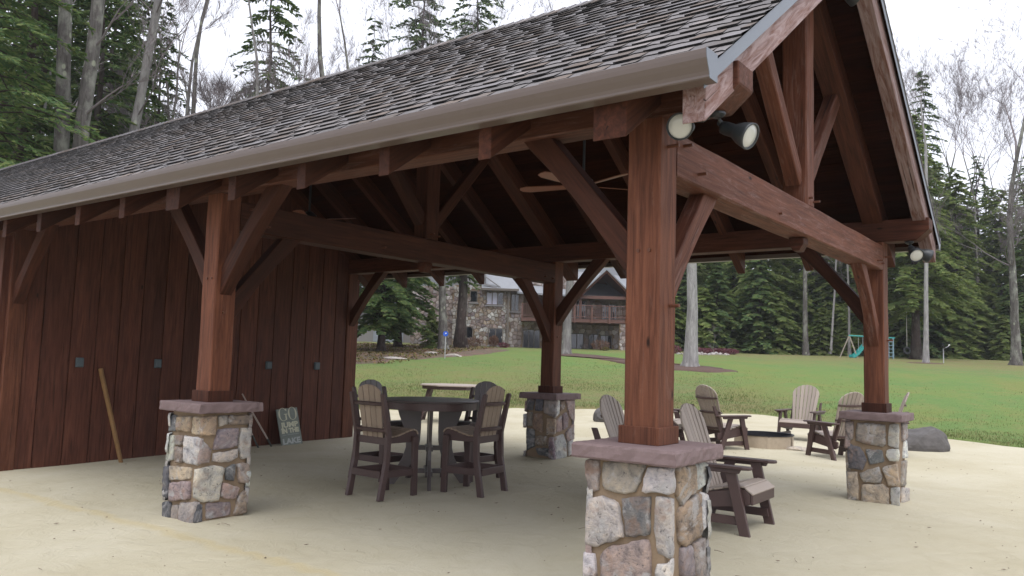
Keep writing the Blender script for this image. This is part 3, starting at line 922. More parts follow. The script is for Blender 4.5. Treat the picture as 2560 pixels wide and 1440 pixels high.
ROOTF = {}
def peg(p, d, L=.05, r=.012):
    p, d = Vector(p), Vector(d).normalized()
    MB().tube([p-d*.02, p+d*L], r, 8).build('peg', M['peg'], pav)

# wall posts at the enclosed end
XW = -9.80
for y in (0, W): timber('post', (XW, y, -.3), (XW, y, 3.197), .2416, .2416, M['post'], pav, up=(0, 1, 0), ch=.012)

# eave plates (end profile chamfered under)
for y in (0, W):
    L = XG-.012-XE-.5
    out = [(0, 3.2), (0, 3.47), (L, 3.47), (L, 3.325), (L-.14, 3.2)]
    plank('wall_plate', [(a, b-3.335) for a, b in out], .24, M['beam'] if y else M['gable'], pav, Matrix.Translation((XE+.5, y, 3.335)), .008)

# trusses: tie beam, king post, struts, principal rafters
def truss(x, outer):
    mt = M['gable'] if outer else M['beam']
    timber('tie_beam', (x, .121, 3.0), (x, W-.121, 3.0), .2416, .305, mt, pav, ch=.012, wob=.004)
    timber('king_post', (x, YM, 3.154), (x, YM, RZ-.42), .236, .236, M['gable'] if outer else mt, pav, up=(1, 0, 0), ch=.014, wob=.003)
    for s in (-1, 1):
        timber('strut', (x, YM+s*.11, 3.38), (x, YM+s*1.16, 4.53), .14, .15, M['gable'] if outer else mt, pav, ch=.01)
        # pendant peg end under the tie and pegs through the joints
    if outer or x > -6:
        f = x+.121
        for y, z in ((YM-.05, 3.22), (YM+.07, 3.2), (.45, 2.93), (W-.42, 2.93), (.22, 3.08), (W-.2, 2.92), (YM-.9, 2.93)):
            peg((f, y, z), (1, 0, 0), rng.uniform(.03, .075))
for i in range(3): truss(-BAY*i, i == 0) if i < 2 else None
for y in (.0, W):
    peg((.121, y+.03, 1.98), (1, 0, 0), .07); peg((-BAY+.121, y-.02, 1.99), (1, 0, 0), .02)
    peg((.121, y-.02, 3.02), (1, 0, 0), .08)
for x in (0, -BAY):
    for dx in (-.03, .05): peg((x+dx, -.121, 2.33), (0, -1, 0), .012)
# pendant drops under the middle of the ties
for x in (0, -BAY):
    MB().prism([(-.07, 0), (.07, 0), (.07, -.06), (.03, -.13), (-.03, -.13), (-.07, -.06)], -.07, .07).build('pendant', M['beam'], pav, Matrix.Translation((x, YM, 2.848)), bevel=.004)

# knee braces, lower edge slightly arched
def brace(p_post, p_beam, up, w, mat, depth=.185, arch=.035):
    p0, p1 = Vector(p_post), Vector(p_beam)
    m = frame(p0, p1, up)
    L = (p1-p0).length
    n = 8
    low = [(L*i/n, -depth/2+arch*sin(pi*i/n)) for i in range(n+1)]
    # feet run a little into post and beam so that the joints close
    out = [(-.10, -depth/2-.0)]+low+[(L+.10, -depth/2), (L+.10-.16, depth/2), (.06, depth/2)]
    return plank('knee_brace', out, w, mat, pav, m, .006)
for cx in (0, -BAY, XW):
    for cy in (0, W):
        for sx in ((-1, 1) if cx in (-BAY,) else ((-1,) if cx == 0 else (1,))):
            brace((cx+sx*.115, cy, 2.30), (cx+sx*.90, cy, 3.20), (-sx*.75, 0, .66), .135, M['beam'])
for cx in (0, -BAY):
    for cy, sy in ((0, 1), (W, -1)):
        brace((cx, cy+sy*.115, 2.03), (cx, cy+sy*.83, 2.86), (0, -sy*.75, .66), .125, M['gable'] if cx == 0 else M['beam'], .18, .03 if not (cx == 0 and cy == W) else .06)

# rafters on both slopes, ends cut plumb
RD = .29
def rafter(x, side, w, mat, name='rafter', ye=-.57, top=.058, depth=RD):
    """side -1 near slope, +1 far slope"""
    y0, y1 = ye, YM
    out = [(y0, roof_z(y0)-top-depth), (y1, RZ-top-depth), (y1, RZ-top), (y0, roof_z(y0)-top)]
    L = sqrt((y1-y0)**2+(SLOPE*(y1-y0))**2)
    # local X runs up the slope so that the grain follows the timber
    dx = SLOPE*depth*CS
    loc = [(0, 0), (L, 0), (L+dx, depth*CS), (dx, depth*CS)]
    p0 = Vector((x, y0, out[0][1])); p1 = Vector((x, y1, out[1][1]))
    if side > 0: p0.y = W-p0.y; p1.y = W-p1.y
    return plank(name, loc, w, mat, pav, frame(p0, p1, (0, 0, 1)), .005)
k = 0
while True:
    x = -.98*k
    if x < XE+.5: break
    for sd in (-1, 1):
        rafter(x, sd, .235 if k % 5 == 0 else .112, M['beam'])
    k += 1
for sd in (-1, 1):
    rafter(XG-.122, sd, .145, M['weathered'], 'barge_rafter', -.52, .05, .30)
    rafter(XE+.1, sd, .15, M['beam'], 'barge_rafter', -.60, .05, .305)
timber('ridge_beam', (XE+.03, YM, RZ-.30), (XG-.18, YM, RZ-.30), .14, .30, M['beam'], pav)

# roof deck: boards laid along the roof
nb = 31
SL = (YM+.62)/CS
for side in (-1, 1):
    for i in range(nb):
        a, b = SL*i/nb+.0015, SL*(i+1)/nb-.0015
        def pt(d):
            y = -.62+d*CS; z = roof_z(y)-.045
            return Vector((0, y if side < 0 else W-y, z))
        p = (pt(a)+pt(b))/2
        sl = (pt(b)-pt(a)).normalized()
        nrm = Vector((1, 0, 0)).cross(sl)
        if nrm.z < 0: nrm = -nrm
        yv = nrm.cross(Vector((1, 0, 0)))
        mat = Matrix(((1, yv.x, nrm.x, XE), (0, yv.y, nrm.y, p.y), (0, yv.z, nrm.z, p.z), (0, 0, 0, 1)))
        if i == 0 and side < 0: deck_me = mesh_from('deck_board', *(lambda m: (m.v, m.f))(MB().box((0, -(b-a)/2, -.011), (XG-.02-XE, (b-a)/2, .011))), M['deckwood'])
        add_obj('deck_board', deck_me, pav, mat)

# shingles: strips one metre long, each a base layer with laminated tabs
EXPO = .168
def shingle_mesh(r):
    """one laminated strip: a wavy-butted base layer and thicker tabs on top; cut edges are black"""
    V, F, MI = [], [], []
    def layer(low, ztop, zbot, ytop, slot, fall=0.0):
        n = len(low); o = len(V)
        for (x, y) in low: V.append((x, y, ztop))
        for (x, y) in low: V.append((x, ytop, ztop-fall))
        for (x, y) in low: V.append((x, y, zbot))
        for k in range(n-1):
            F.append((o+k, o+k+1, o+n+k+1, o+n+k)); MI.append(slot)
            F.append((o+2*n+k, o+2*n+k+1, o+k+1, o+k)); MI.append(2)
    x = r.uniform(-.12, .02)
    low, tabs = [], []
    while x < .997:
        w = r.uniform(.17, .31); e = r.uniform(-.016, .004)
        tabs.append((x, x+w, e))
        x += w+r.uniform(.08, .17)
    pts = []
    for a, b, e in tabs:
        g = r.uniform(.024, .042)
        pts += [(a-.065, g), (a, e), (b, e+r.uniform(-.004, .004)), (b+.012, g)]
    pts = [(0.0, pts[0][1])]+[p for p in pts if 0.0 < p[0] < .997]+[(.997, .02)]
    layer(pts, .0062, 0.0, EXPO+.035, 0)
    for a, b, e in tabs:
        a0, b0 = max(0.0, a+.004), min(.997, b)
        if b0-a0 < .04: continue
        t = r.uniform(.009, .0135)
        tp = r.uniform(.01, .03)
        o = len(V)
        V.extend([(a0, e-.001, .0062+t), (b0, e-.001, .0062+t), (b0-tp, EXPO+.014, .0069), (a0+tp*.4, EXPO+.014, .0069), (a0, e-.001, .0060), (b0, e-.001, .0060), (b0-tp, EXPO+.014, .0060), (a0+tp*.4, EXPO+.014, .0060)])
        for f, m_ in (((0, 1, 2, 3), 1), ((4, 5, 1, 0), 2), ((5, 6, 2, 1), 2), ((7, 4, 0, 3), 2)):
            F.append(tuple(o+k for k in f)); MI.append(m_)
    me = bpy.data.meshes.new('shingle')
    me.from_pydata(V, [], F)
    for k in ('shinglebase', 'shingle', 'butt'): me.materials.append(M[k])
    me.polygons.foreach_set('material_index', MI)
    me.update()
    return me
rsh = random.Random(11)
SHM = [shingle_mesh(rsh) for _ in range(14)]
ncourse = int(SL/EXPO)
places = []
for i in range(ncourse):
    x = XG-.012+rsh.uniform(0, .0)-(rsh.random()*0.9)
    first = True
    y = -.625+i*EXPO*CS
    z = roof_z(y)-.030
    x0 = XG+.0
    off = rsh.random()*.8
    xs = []
    xx = XG-.004-1.0
    xs = [xx+off] if off > .05 else []
    while xx > XE-1.0:
        xs.append(xx if not xs else xs[-1]-1.0); xx = xs[-1]
    for q in xs:
        places.append((q, y, z))
sl = Vector((0, CS, CS*SLOPE)); nr = Vector((0, -CS*SLOPE, CS))
tilt = .055
sl2 = (sl-nr*tilt*0.0).normalized()
def shmat(x, y, z):
    # the butt of a course rides on the course below
    s_ = (sl-nr*.047).normalized(); n_ = Vector((1, 0, 0)).cross(s_)
    p = Vector((x, y, z))+nr*.016
    return Matrix(((1, s_.x, n_.x, p.x), (0, s_.y, n_.y, p.y), (0, s_.z, n_.z, p.z), (0, 0, 0, 1)))
def clip_x(me, lim):
    c = me.copy()
    for v in c.vertices:
        if v.co.x > lim: v.co.x = lim
    return c
info = []
for (x, y, z) in places:
    c = Vector((x+.5, y+.07, z))
    d = (c-CAM)
    vis = d.length
    info.append((vis, x, y, z))
info.sort()
near, rest = info[:300], info[300:]
for d, x, y, z in near:
    me = rsh.choice(SHM)
    if x+1.0 > XG: me = clip_x(me, XG-.004-x)
    add_obj('shingle', me, pav, shmat(x, y, z))
def join_mesh(name, items, parent):
    V, Fl, mi = [], [], []
    n = 0
    for me, mat in items:
        co = np.empty(len(me.vertices)*3, np.float32); me.vertices.foreach_get('co', co)
        co = co.reshape(-1, 3)
        A = np.array(mat)
        V.append(co @ A[:3, :3].T+A[:3, 3])
        for p in me.polygons:
            Fl.append([i+n for i in p.vertices]); mi.append(p.material_index)
        n += len(co)
    me = np_mesh(name, np.concatenate(V), np.array(Fl), M['shinglebase'])
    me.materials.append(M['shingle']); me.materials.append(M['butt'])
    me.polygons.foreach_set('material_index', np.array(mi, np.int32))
    return tag(add_obj(name, me, parent), kind='stuff')
join_mesh('shingle_field', [((clip_x(m_, XG-.004-x) if x+1.0 > XG else m_), shmat(x, y, z)) for d, x, y, z in rest for m_ in [rsh.choice(SHM)]], pav)
# far slope, seen only along its edge: plain courses with the same lap
mb = MB()
for i in range(ncourse+1):
    y = -.625+i*EXPO*CS; z = roof_z(y)-.03
    y2 = y+(EXPO+.03)*CS; z2 = roof_z(y2)-.03
    for xa, xb in [(XG-.004-1.3*j, XG-.004-1.3*j-1.29) for j in range(16)]:
        e = rsh.uniform(.012, .03)
        pts = [(xa, y, z+.005), (xb, y, z+.005), (xb, y2, z2), (xa, y2, z2), (xa, y-.012, z+e+.005), (xb, y-.012, z+e+.005), (xb, y2, z2+.006), (xa, y2, z2+.006)]
        mb.add([(p[0], W-p[1], p[2]) for p in pts], [[0, 3, 2, 1], [4, 5, 6, 7], [0, 1, 5, 4], [1, 2, 6, 5], [2, 3, 7, 6], [3, 0, 4, 7]])
tag(mb.build('rear_shingle_field', M['shingle'], pav), kind='stuff')
mb = MB()
x = XG
while x > XE:
    for s in (-1, 1):
        a = Vector((0, YM, RZ+.012)); b = Vector((0, YM+s*.15, RZ+.012-.15*SLOPE))
        mb.add([(x, a.y, a.z), (x-.17, a.y, a.z-.01), (x-.17, b.y, b.z-.01), (x, b.y, b.z), (x, a.y, a.z+.012), (x-.17, a.y, a.z), (x-.17, b.y, b.z), (x, b.y, b.z+.012)],
               [[0, 3, 2, 1], [4, 5, 6, 7], [0, 1, 5, 4], [1, 2, 6, 5], [2, 3, 7, 6], [3, 0, 4, 7]])
    x -= .155
tag(mb.build('ridge_cap', M['shingle'], pav), kind='stuff')

# metal drip edge along the rake
for s in (-1, 1):
    y0, y1 = -.625, YM
    out = [(y0, roof_z(y0)-.022), (y1, RZ-.022), (y1, RZ-.125), (y0, roof_z(y0)-.125)]
    mb = MB()
    mb.add([(XG-.017, a if s < 0 else W-a, b) for a, b in out]+[(XG-.013, a if s < 0 else W-a, b) for a, b in out],
           [[0, 1, 2, 3], [7, 6, 5, 4], [0, 4, 5, 1], [1, 5, 6, 2], [2, 6, 7, 3], [3, 7, 4, 0]])
    mb.build('drip_edge', M['drip'], pav)

# gutters: ogee profile, end cap
prof = [(-.600, 3.165), (-.700, 3.165), (-.706, 3.172), (-.706, 3.185), (-.712, 3.205), (-.730, 3.240), (-.742, 3.270), (-.745, 3.296), (-.745, 3.322), (-.740, 3.326), (-.726, 3.326), (-.726, 3.318),
        (-.738, 3.318), (-.738, 3.296), (-.724, 3.246), (-.704, 3.206), (-.698, 3.172), (-.603, 3.172), (-.603, 3.30), (-.600, 3.30)]
for s in (-1, 1):
    x1 = .70 if s < 0 else .62
    g = MB().prism([((a if s < 0 else W-a), b) for a, b in prof], XE, x1, axis='x').build('gutter', M['gutter'], pav)
    capo = [((a if s < 0 else W-a), b) for a, b in prof[:11]]+[((-.6 if s < 0 else W+.6), 3.326)]
    MB().prism(capo, x1-.001, x1+.004, axis='x').build('end_cap', M['drip'], g)

# board wall closing the enclosed end
wall = MB().box((-.03, -.02, 0), (0, .02, .01))
lines = [-.12, .0, .347, .742, 1.106, 1.443, 1.786, 2.152, 2.50, 2.85, 3.20, 3.545, 3.894, 4.241, 4.602, 4.951, 5.30, 5.644, 5.93]
back = MB()
pts = [(-.1, -.3), (W+.1, -.3), (W+.1, 3.15), (W+.1, roof_z(W+.1)-.1), (YM, RZ-.12), (-.1, roof_z(-.1)-.1)]
wallo = MB().prism(pts, -9.80, -9.735, axis='x').build('board_wall', M['board'], pav)
allb = [(a, b) for a, b in zip(lines[:-1], lines[1:])]
rb = random.Random(4)
for a, b in allb:
    if b-a < .2 or a < -.05: a2, b2 = .118, b
    else: a2, b2 = a, b
    if a2 >= b2-.03: continue
    a2 = max(a2, .118)
    # face board with a narrow recessed strip at its joint
    w = b2-a2
    zt = min(roof_z(a2), roof_z(b2))-.06
    fr = .013
    x0 = -9.705+rb.uniform(-.003, .003)
    L = zt+.3
    mat = Matrix(((0, 0, 1, x0), (0, -1, 0, (a2+b2)/2), (1, 0, 0, -.3), (0, 0, 0, 1)))
    MB().box((0, -w/2+fr/2, -.022), (L, w/2-fr/2, 0)).build('board', M['board'], wallo, mat, bevel=.004)
# upper wall strips beside the posts
for y in (-.0, W):
    MB().box((0, -.05, -.03), (3.4, .05, 0)).build('corner_trim', M['board'], wallo, Matrix(((0, 0, 1, -9.74), (0, -1, 0, (-.16 if y == 0 else W+.16)), (1, 0, 0, -.3), (0, 0, 0, 1))), bevel=.003)
# outer walls of the enclosed room beyond
for y in (-.11, W+.11):
    n = 26
    for i in range(n):
        xa = -9.93-i*.352
        MB().box((0, -.165, -.02), (3.5, .165, .0)).build('board', M['board'], wallo, Matrix(((0, 1, 0, xa-.17), (0, 0, (-1 if y < 0 else 1), y), (1, 0, 0, -.3), (0, 0, 0, 1))))
MB().prism([(-.1, -.3), (W+.1, -.3), (W+.1, roof_z(W+.1)-.1), (YM, RZ-.12), (-.1, roof_z(-.1)-.1)], -19.15, -19.08, axis='x').build('end_wall', M['board'], pav)
# ------------------------------------------------------------------ flood lights, fans, outlet covers
def lamp_head(mb, lens, p, d, s=1.0):
    """bell-shaped lamp holder pointing along d; returns nothing, fills the two builders"""
    d = Vector(d).normalized()
    m = frame(p, Vector(p)+d, (0, 0, 1)) @ Matrix.Rotation(pi/2, 4, 'Y')
    prof = [(0.0, -.005), (.033, 0), (.036, .02), (.036, .075), (.046, .095), (.058, .12), (.066, .15), (.071, .172), (.071, .182), (.064, .182), (.062, .172), (.045, .155)]
    mb.lathe([(r*s, z*s) for r, z in prof], 26, m)
    lens.lathe([(.0625*s, .1715*s), (.058*s, .176*s), (.03*s, .179*s), (0.0, .180*s)], 26, m)
def flood(loc, heads, label, group='black flood lights under the roof timbers'):
    t = empty('flood_light', loc, 0, label, 'flood light', group)
    MB().lathe([(0, 0), (.052, 0), (.052, -.014), (.03, -.03), (0, -.03)], 20).build('mount_plate', M['black'], t, Matrix.Identity(4))
    for p, d in heads:
        p = Vector(p)
        a = MB()
        d_ = Vector(d).normalized()
        a.tube([(p.x*.25, p.y*.25, -.02), (p.x*.5, p.y*.5, -.045), p-d_*.02+Vector((0, 0, .035))], .010, 8)
        a.lathe([(0, -.02), (.02, -.02), (.022, 0), (.02, .02), (0, .02)], 12, Matrix.Translation(p-d_*.015+Vector((0, 0, .02))) @ Matrix.Rotation(pi/2, 4, 'X'))
        a.build('swivel_arm', M['black'], t, Matrix.Identity(4), smooth=False)
        h, l = MB(), MB()
        lamp_head(h, l, p, d, 1.2)
        hd = h.build('lamp_holder', M['black'], t, Matrix.Identity(4), smooth=True)
        l.build('lens', M['lens'], hd, Matrix.Identity(4), smooth=True)
flood((.45, .0, 3.197), [((-.17, -.05, -.075), (.16, -.95, -.26)), ((.0, .09, -.07), (.86, -.12, -.42))],
      'black twin flood light with two round lenses hanging over the nearest timber post')
flood((.40, W-.02, 3.197), [((.02, -.03, -.09), (.42, -.68, -.50)), ((.03, .05, -.09), (.75, .50, -.40))],
      'black twin flood light under the far beam end at the right eave')
flood((XG-.33, YM, RZ-.45), [((.06, -.05, -.09), (.75, -.55, -.35)), ((.04, .09, -.08), (.55, .75, -.32))],
      'grey flood light high in the gable peak beside the king post')

def fan(x, label, a0, zb_=3.62):
    t = empty('ceiling_fan', (x, YM, zb_), 0, label, 'ceiling fan', 'wooden bladed ceiling fans on long rods')
    MB().tube([(0, 0, .1), (0, 0, RZ-.45-zb_)], .016, 10).build('down_rod', M['black'], t, Matrix.Identity(4))
    MB().lathe([(0, .12), (.05, .12), (.11, .07), (.12, .02), (.12, -.04), (.06, -.07), (0, -.07)], 24).build('motor', M['black'], t, Matrix.Identity(4), smooth=True)
    for k in range(5):
        a = a0+2*pi*k/5
        o = [(.13, -.035), (.20, -.05), (.68, -.075), (.77, -.05), (.79, 0), (.77, .05), (.68, .075), (.20, .05), (.13, .035)]
        MB().prism(o, -.004, .004, axis='z').build('blade', M['blade'], t, Matrix.Rotation(a, 4, 'Z') @ Matrix.Rotation(radians(13), 4, 'X'))
fan(-2.45, 'ceiling fan on a thin rod in the bay behind the nearest post', radians(50))
fan(-7.35, 'ceiling fan with one blade showing above the second tie beam', radians(20), 3.63)

for y0, y1, lab in ((.83, .94, 'grey outlet cover at the far left of the board wall'),
                    (2.03, 2.14, 'grey outlet cover on the board wall just left of the left stone pier post'),
                    (4.10, 4.22, 'grey outlet cover above the lake sign on the board wall'),
                    (5.18, 5.30, 'grey outlet cover nearest the right end of the board wall')):
    t = empty('outlet_cover', (-9.703, (y0+y1)/2, 1.305), 0, lab, 'outlet cover', 'weatherproof outlet covers on the board wall')
    w = (y1-y0)
    MB().box((0, -w/2, 0), (.03, w/2, .14)).build('back_box', M['box'], t, Matrix.Identity(4), bevel=.006)
    MB().box((.0305, -w/2+.008, .008), (.05, w/2-.008, .132)).build('lid', M['box'], t, Matrix.Identity(4), bevel=.008)

# ------------------------------------------------------------------ sign leaning on the wall
def glyph(txt, size, ext=.002, bold=.0):
    cu = bpy.data.curves.new('text', 'FONT')
    cu.body = txt; cu.size = size; cu.extrude = ext; cu.offset = bold; cu.align_x = 'CENTER'
    o = bpy.data.objects.new('text', cu); COL.objects.link(o)
    dg = bpy.context.evaluated_depsgraph_get(); dg.update()
    me = bpy.data.meshes.new_from_object(o.evaluated_get(dg))
    bpy.data.objects.remove(o); bpy.data.curves.remove(cu)
    return me
SW, SH = .46, .70
bl, br = Vector((-9.44, 4.27, sand_z(-9.44, 4.27)-.03)), None
sg_t = empty('lake_sign', (-9.48, 4.60, sand_z(-9.48, 4.60)), 0, 'weathered green board sign reading GO JUMP IN THE LAKE leaning on the wall', 'sign')
lean, roll = radians(14), radians(4)
# local frame of the sign: X across (towards +y), Y up the board, Z out of its face (+x)
mS = Matrix.Rotation(-lean, 4, 'Y') @ Matrix(((0, 0, 1, 0), (1, 0, 0, 0), (0, 1, 0, 0), (0, 0, 0, 1))) @ Matrix.Rotation(roll, 4, 'Z')
mS = Matrix.Translation((.03, 0, -.05)) @ mS
bd = MB().box((-SW/2, 0, -.022), (SW/2, SH, 0)).build('sign_board', M['signface'], sg_t, mS, bevel=.004)
def letters(txt, size, y, mat, bold, sx=1.0, x=0.0):
    me = glyph(txt, size, .0012, bold)
    xs = [v.co.x for v in me.vertices]
    wd = max(xs)-min(xs); cx = (max(xs)+min(xs))/2
    me.materials.clear(); me.materials.append(mat)
    me.name = 'lettering'
    add_obj('lettering', me, bd, Matrix.Translation((x, y, .0015)) @ Matrix.Diagonal((sx/wd, 1, 1, 1)) @ Matrix.Translation((-cx, 0, 0)))
# serif G and O from thick-and-thin rings
def ring_glyph(cx, cy, rx, ry, a0, a1, thick, thin):
    n = 40
    v, f = [], []
    for i in range(n+1):
        a = a0+(a1-a0)*i/n
        t = thin+(thick-thin)*abs(cos(a))**1.6
        for k in (0, 1):
            q = (rx-t*(1 if k else 0), ry-thin*.9*(1 if k else 0))
            v.append((cx+q[0]*cos(a), cy+q[1]*sin(a), .0022))
    for i in range(n): f.append([i*2, i*2+1, i*2+3, i*2+2])
    return v, f
go = MB()
go.add(*ring_glyph(.103, .60, .095, .118, 0, 2*pi, .034, .010))
go.add(*ring_glyph(-.103, .60, .098, .118, radians(38), radians(322), .034, .010))
go.box((-.058, .497, .001), (-.030, .600, .0024)); go.box((-.085, .594, .001), (-.008, .606, .0026)); go.box((-.038, .655, .001), (-.020, .70, .0027))
go.build('lettering', M['signtext'], bd, Matrix.Identity(4))
letters('JUMP', .125, .365, M['signtext'], .006, .385)
letters('IN', .11, .265, M['signtext'], .007, .12, -.125)
letters('THE', .11, .265, M['signtext'], .007, .225, .08)
MB().box((-.19, .225, .0005), (-.10, .229, .0015)).box((-.07, .227, .0005), (.19, .232, .0015)).build('ruled_line', M['signtextgrey'], bd, Matrix.Identity(4))
letters('LAKE', .135, .07, M['signtextgrey'], .006, .385)

# sticks and poles leaning against the wall
zq = sand_z(-9.35, .75)
t = MB().tube([(-9.675, 1.19, 1.29), (-9.66, 1.205, 1.2), (-9.53, 1.32, .6), (-9.38, 1.46, -.04+zq)], [.032, .034, .033, .030], 8).build('wooden_stick', M['stick'])
tag(t, 'flat brown weathered stick leaning on the left part of the board wall', 'stick')
ps = empty('walking_pole', (-9.45, 4.02, -.02), 0, 'pale pole with black foot leaning behind the left stone pier', 'pole')
MB().tube([(-.22, -.38, .90), (-.13, -.16, .5), (-.04, .06, .12)], [.012, .017, .015], 7).build('shaft', M['palestick'], ps, Matrix.Identity(4))
MB().tube([(-.04, .06, .12), (0, .13, -.03)], [.0165, .015], 7).build('foot', M['darkstick'], ps, Matrix.Identity(4))
ps = empty('dark_pole', (-9.45, 3.86, -.02), 0, 'dark thin pole showing just right of the left stone pier at its foot', 'pole')
MB().tube([(-.22, -.42, .8), (-.06, -.08, .2)], [.014, .016], 7).build('shaft', M['palestick'], ps, Matrix.Identity(4))
MB().tube([(-.06, -.08, .2), (0, .02, -.03)], [.017, .014], 7).build('foot', M['darkstick'], ps, Matrix.Identity(4))

# ------------------------------------------------------------------ lawn armchairs round the fire ring
I4 = Matrix.Identity(4)
def garden_chair(label):
    """faces +X; slatted fan back, flat arms on A-frame legs"""
    t = empty('garden_chair', (0, 0, 0), 0, label, 'chair', 'tan and brown slatted chairs round the fire ring')
    for s in (-1, 1):
        y = s*.375
        mY = Matrix.Translation((0, y, 0))
        plank('leg', [(.285, -.04), (.385, -.04), (.235, .605), (.125, .605)], .042, M['brown'], t, mY, .004)
        plank('leg', [(-.385, -.04), (-.285, -.04), (-.025, .605), (-.135, .605)], .042, M['brown'], t, mY, .004)
        plank('stretcher', [(-.325, .07), (.33, .07), (.315, .15), (-.30, .15)], .03, M['brown'], t, Matrix.Translation((0, y-s*.036, 0)), .003)
        plank('arm_rail', [(-.30, .566), (.28, .566), (.30, .605), (-.32, .605)], .03, M['brown'], t, Matrix.Translation((0, y+s*.036, 0)), .003)
        o = [(-.42, -.065), (-.40, -.075), (.33, -.075), (.385, -.05), (.40, 0), (.385, .05), (.33, .075), (-.30, .07), (-.42, .03)]
        MB().prism([(a, s*b) for a, b in o], .606, .634, axis='z').build('arm', M['brown'], t, Matrix.Translation((0, s*.385, 0)), bevel=.008)
        # seat side with dipped top edge
        o = [(-.36, .21), (-.30, .17), (.30, .255), (.36, .27), (.36, .36), (.33, .405), (.25, .415), (.10, .385), (-.10, .345), (-.28, .315), (-.36, .30)]
        plank('seat_side', o, .035, M['brown'], t, Matrix.Translation((0, s*.315, 0)), .004)
        # rear upright that carries the back
        plank('back_upright', [(-.27, .25), (-.18, .27), (-.40, .80), (-.47, .80)], .035, M['brown'], t, Matrix.Translation((0, s*.30, 0)), .004)
    MB().box((.361, -.33, .27), (.390, .33, .385)).build('front_rail', M['brown'], t, I4, bevel=.006)
    prof = [(.352, .398), (.262, .436), (.155, .425), (.045, .397), (-.065, .370)]
    ang = [-.62, -.05, .22, .25, .24]
    for (x, z), a in zip(prof, ang):
        MB().box((-.050, -.335, -.011), (.050, .335, .011)).build('seat_slat', M['tan'], t, Matrix.Translation((x, 0, z)) @ Matrix.Rotation(-a, 4, 'Y'), bevel=.006)
    # fan back: seven tapered slats leaning back
    mB = Matrix.Translation((-.135, 0, .34)) @ Matrix.Rotation(radians(-20), 4, 'Y')
    n = 7
    for k in range(n):
        u = k-3
        yb0, yb1 = u*.066-.028, u*.066+.028
        yt0, yt1 = u*.091-.0395, u*.091+.0395
        def top(y): return .60+.30*sqrt(max(0, 1-(y/.335)**2))
        hs = [top(yt0), top((yt0+yt1)/2), top(yt1)]
        f = lambda h, b, tt: b+(tt-b)*h/.9
        o = [(yb0, 0), (yb1, 0), (f(hs[2], yb1, yt1), hs[2]), (f(hs[1], (yb0+yb1)/2, (yt0+yt1)/2), hs[1]), (f(hs[0], yb0, yt0), hs[0])]
        dish = .018*(abs(u)/3)**2
        MB().prism(o, -.011+dish, .011+dish, axis='x').build('back_slat', M['tan'], t, mB, bevel=.005)
    def arc(name, h, w, dep, th):
        pts = [(-.014-th+.02*(abs(v)/w)**2, v) for v in [w*(-1+2*i/10) for i in range(11)]]
        pts2 = [(-.014-th-dep+.045*(abs(v)/w)**2, v) for v in [w*(-1+2*i/10) for i in range(11)]]
        MB().prism([(a, b) for a, b in pts]+[(a, b) for a, b in pts2[::-1]], h-.018, h+.018, axis='z').build(name, M['brown'], t, mB, bevel=.003)
    arc('back_bar', .64, .30, .035, -.002)
    arc('back_bar', .36, .285, .04, -.002)
    arc('back_bar', .04, .30, .03, -.002)
    return t
def put(t, x, y, deg, z=None):
    t.matrix_world = Matrix.Translation((x, y, (sand_z(x, y) if z is None else z)+.012)) @ Matrix.Rotation(radians(deg), 4, 'Z')
gc0 = garden_chair('slatted tan armchair nearest the camera, half hidden by the front stone pier')
put(gc0, -.80, 3.24, 2)
for x, y, d, lab in ((-2.2, 3.98, 4, 'tan slatted armchair back showing just left of the nearest post'),
                     (-4.95, 10.15, 12, 'tan armchair almost hidden behind the nearest post, one slat edge showing'),
                     (-3.72, 10.10, 66, 'armchair seen from behind with brown bars across its slatted back'),
                     (-3.24, 13.40, -92, 'armchair facing the camera behind the fire ring'),
                     (-1.70, 10.58, 148, 'armchair turned left toward the fire ring, its back behind the right post'),
                     (-1.25, 12.10, 195, 'armchair whose leaning back shows right of the right post')):
    c = copy_tree(gc0); c['label'] = lab; put(c, x, y, d)

# fire ring
fr = empty('fire_ring', (-3.29, 11.25, sand_z(-3.29, 11.25)), 0, 'low round steel fire ring standing in the sand', 'fire pit')
ring_seg = 6
for k in range(ring_seg):
    a0 = 2*pi*k/ring_seg
    MB().lathe([(.565, -.03), (.565, .235), (.553, .235), (.553, -.03)], 9, None, a0+.012, a0+2*pi/ring_seg-.012).build('ring_panel', M['fire'], fr, I4)
    MB().lathe([(.578, -.03), (.578, .22), (.567, .22), (.567, -.03)], 2, None, a0-.07, a0+.07).build('joint_strap', M['fire'], fr, I4)
MB().lathe([(.545, -.02), (.545, .255), (.58, .258), (.58, .236), (.56, .236)], 48).build('liner', M['fireblack'], fr, I4)
MB().lathe([(0, .03), (.3, .045), (.54, .03)], 24).build('ash_bed', M['fireblack'], fr, I4)

def boulder(name, loc, size, seed, col, label, rz=0, group=None, cat='boulder', sub=3, mat=None):
    bm = bmesh.new()
    bmesh.ops.create_icosphere(bm, subdivisions=sub, radius=1)
    r = random.Random(seed)
    planes = [(Vector((r.uniform(-1, 1), r.uniform(-1, 1), r.uniform(-.4, 1))).normalized(), r.uniform(.62, .9)) for _ in range(9)]
    for v in bm.verts:
        d = v.co.normalized()
        k = 1.0
        for n_, h in planes:
            q = d.dot(n_)
            if q > .05: k = min(k, h/q)
        k *= 1+.08*noise.noise(d*2.3+Vector((seed, 0, 0)))
        v.co = Vector((d.x*size[0]*k, d.y*size[1]*k, d.z*size[2]*k))
    me = bpy.data.meshes.new(name); bm.to_mesh(me); bm.free()
    me.materials.append(mat or M['stone'])
    o = add_obj(name, me, None, Matrix.Translation(loc) @ Matrix.Rotation(rz, 4, 'Z'))
    o.color = (*col, 1)
    return tag(o, label, cat, group)
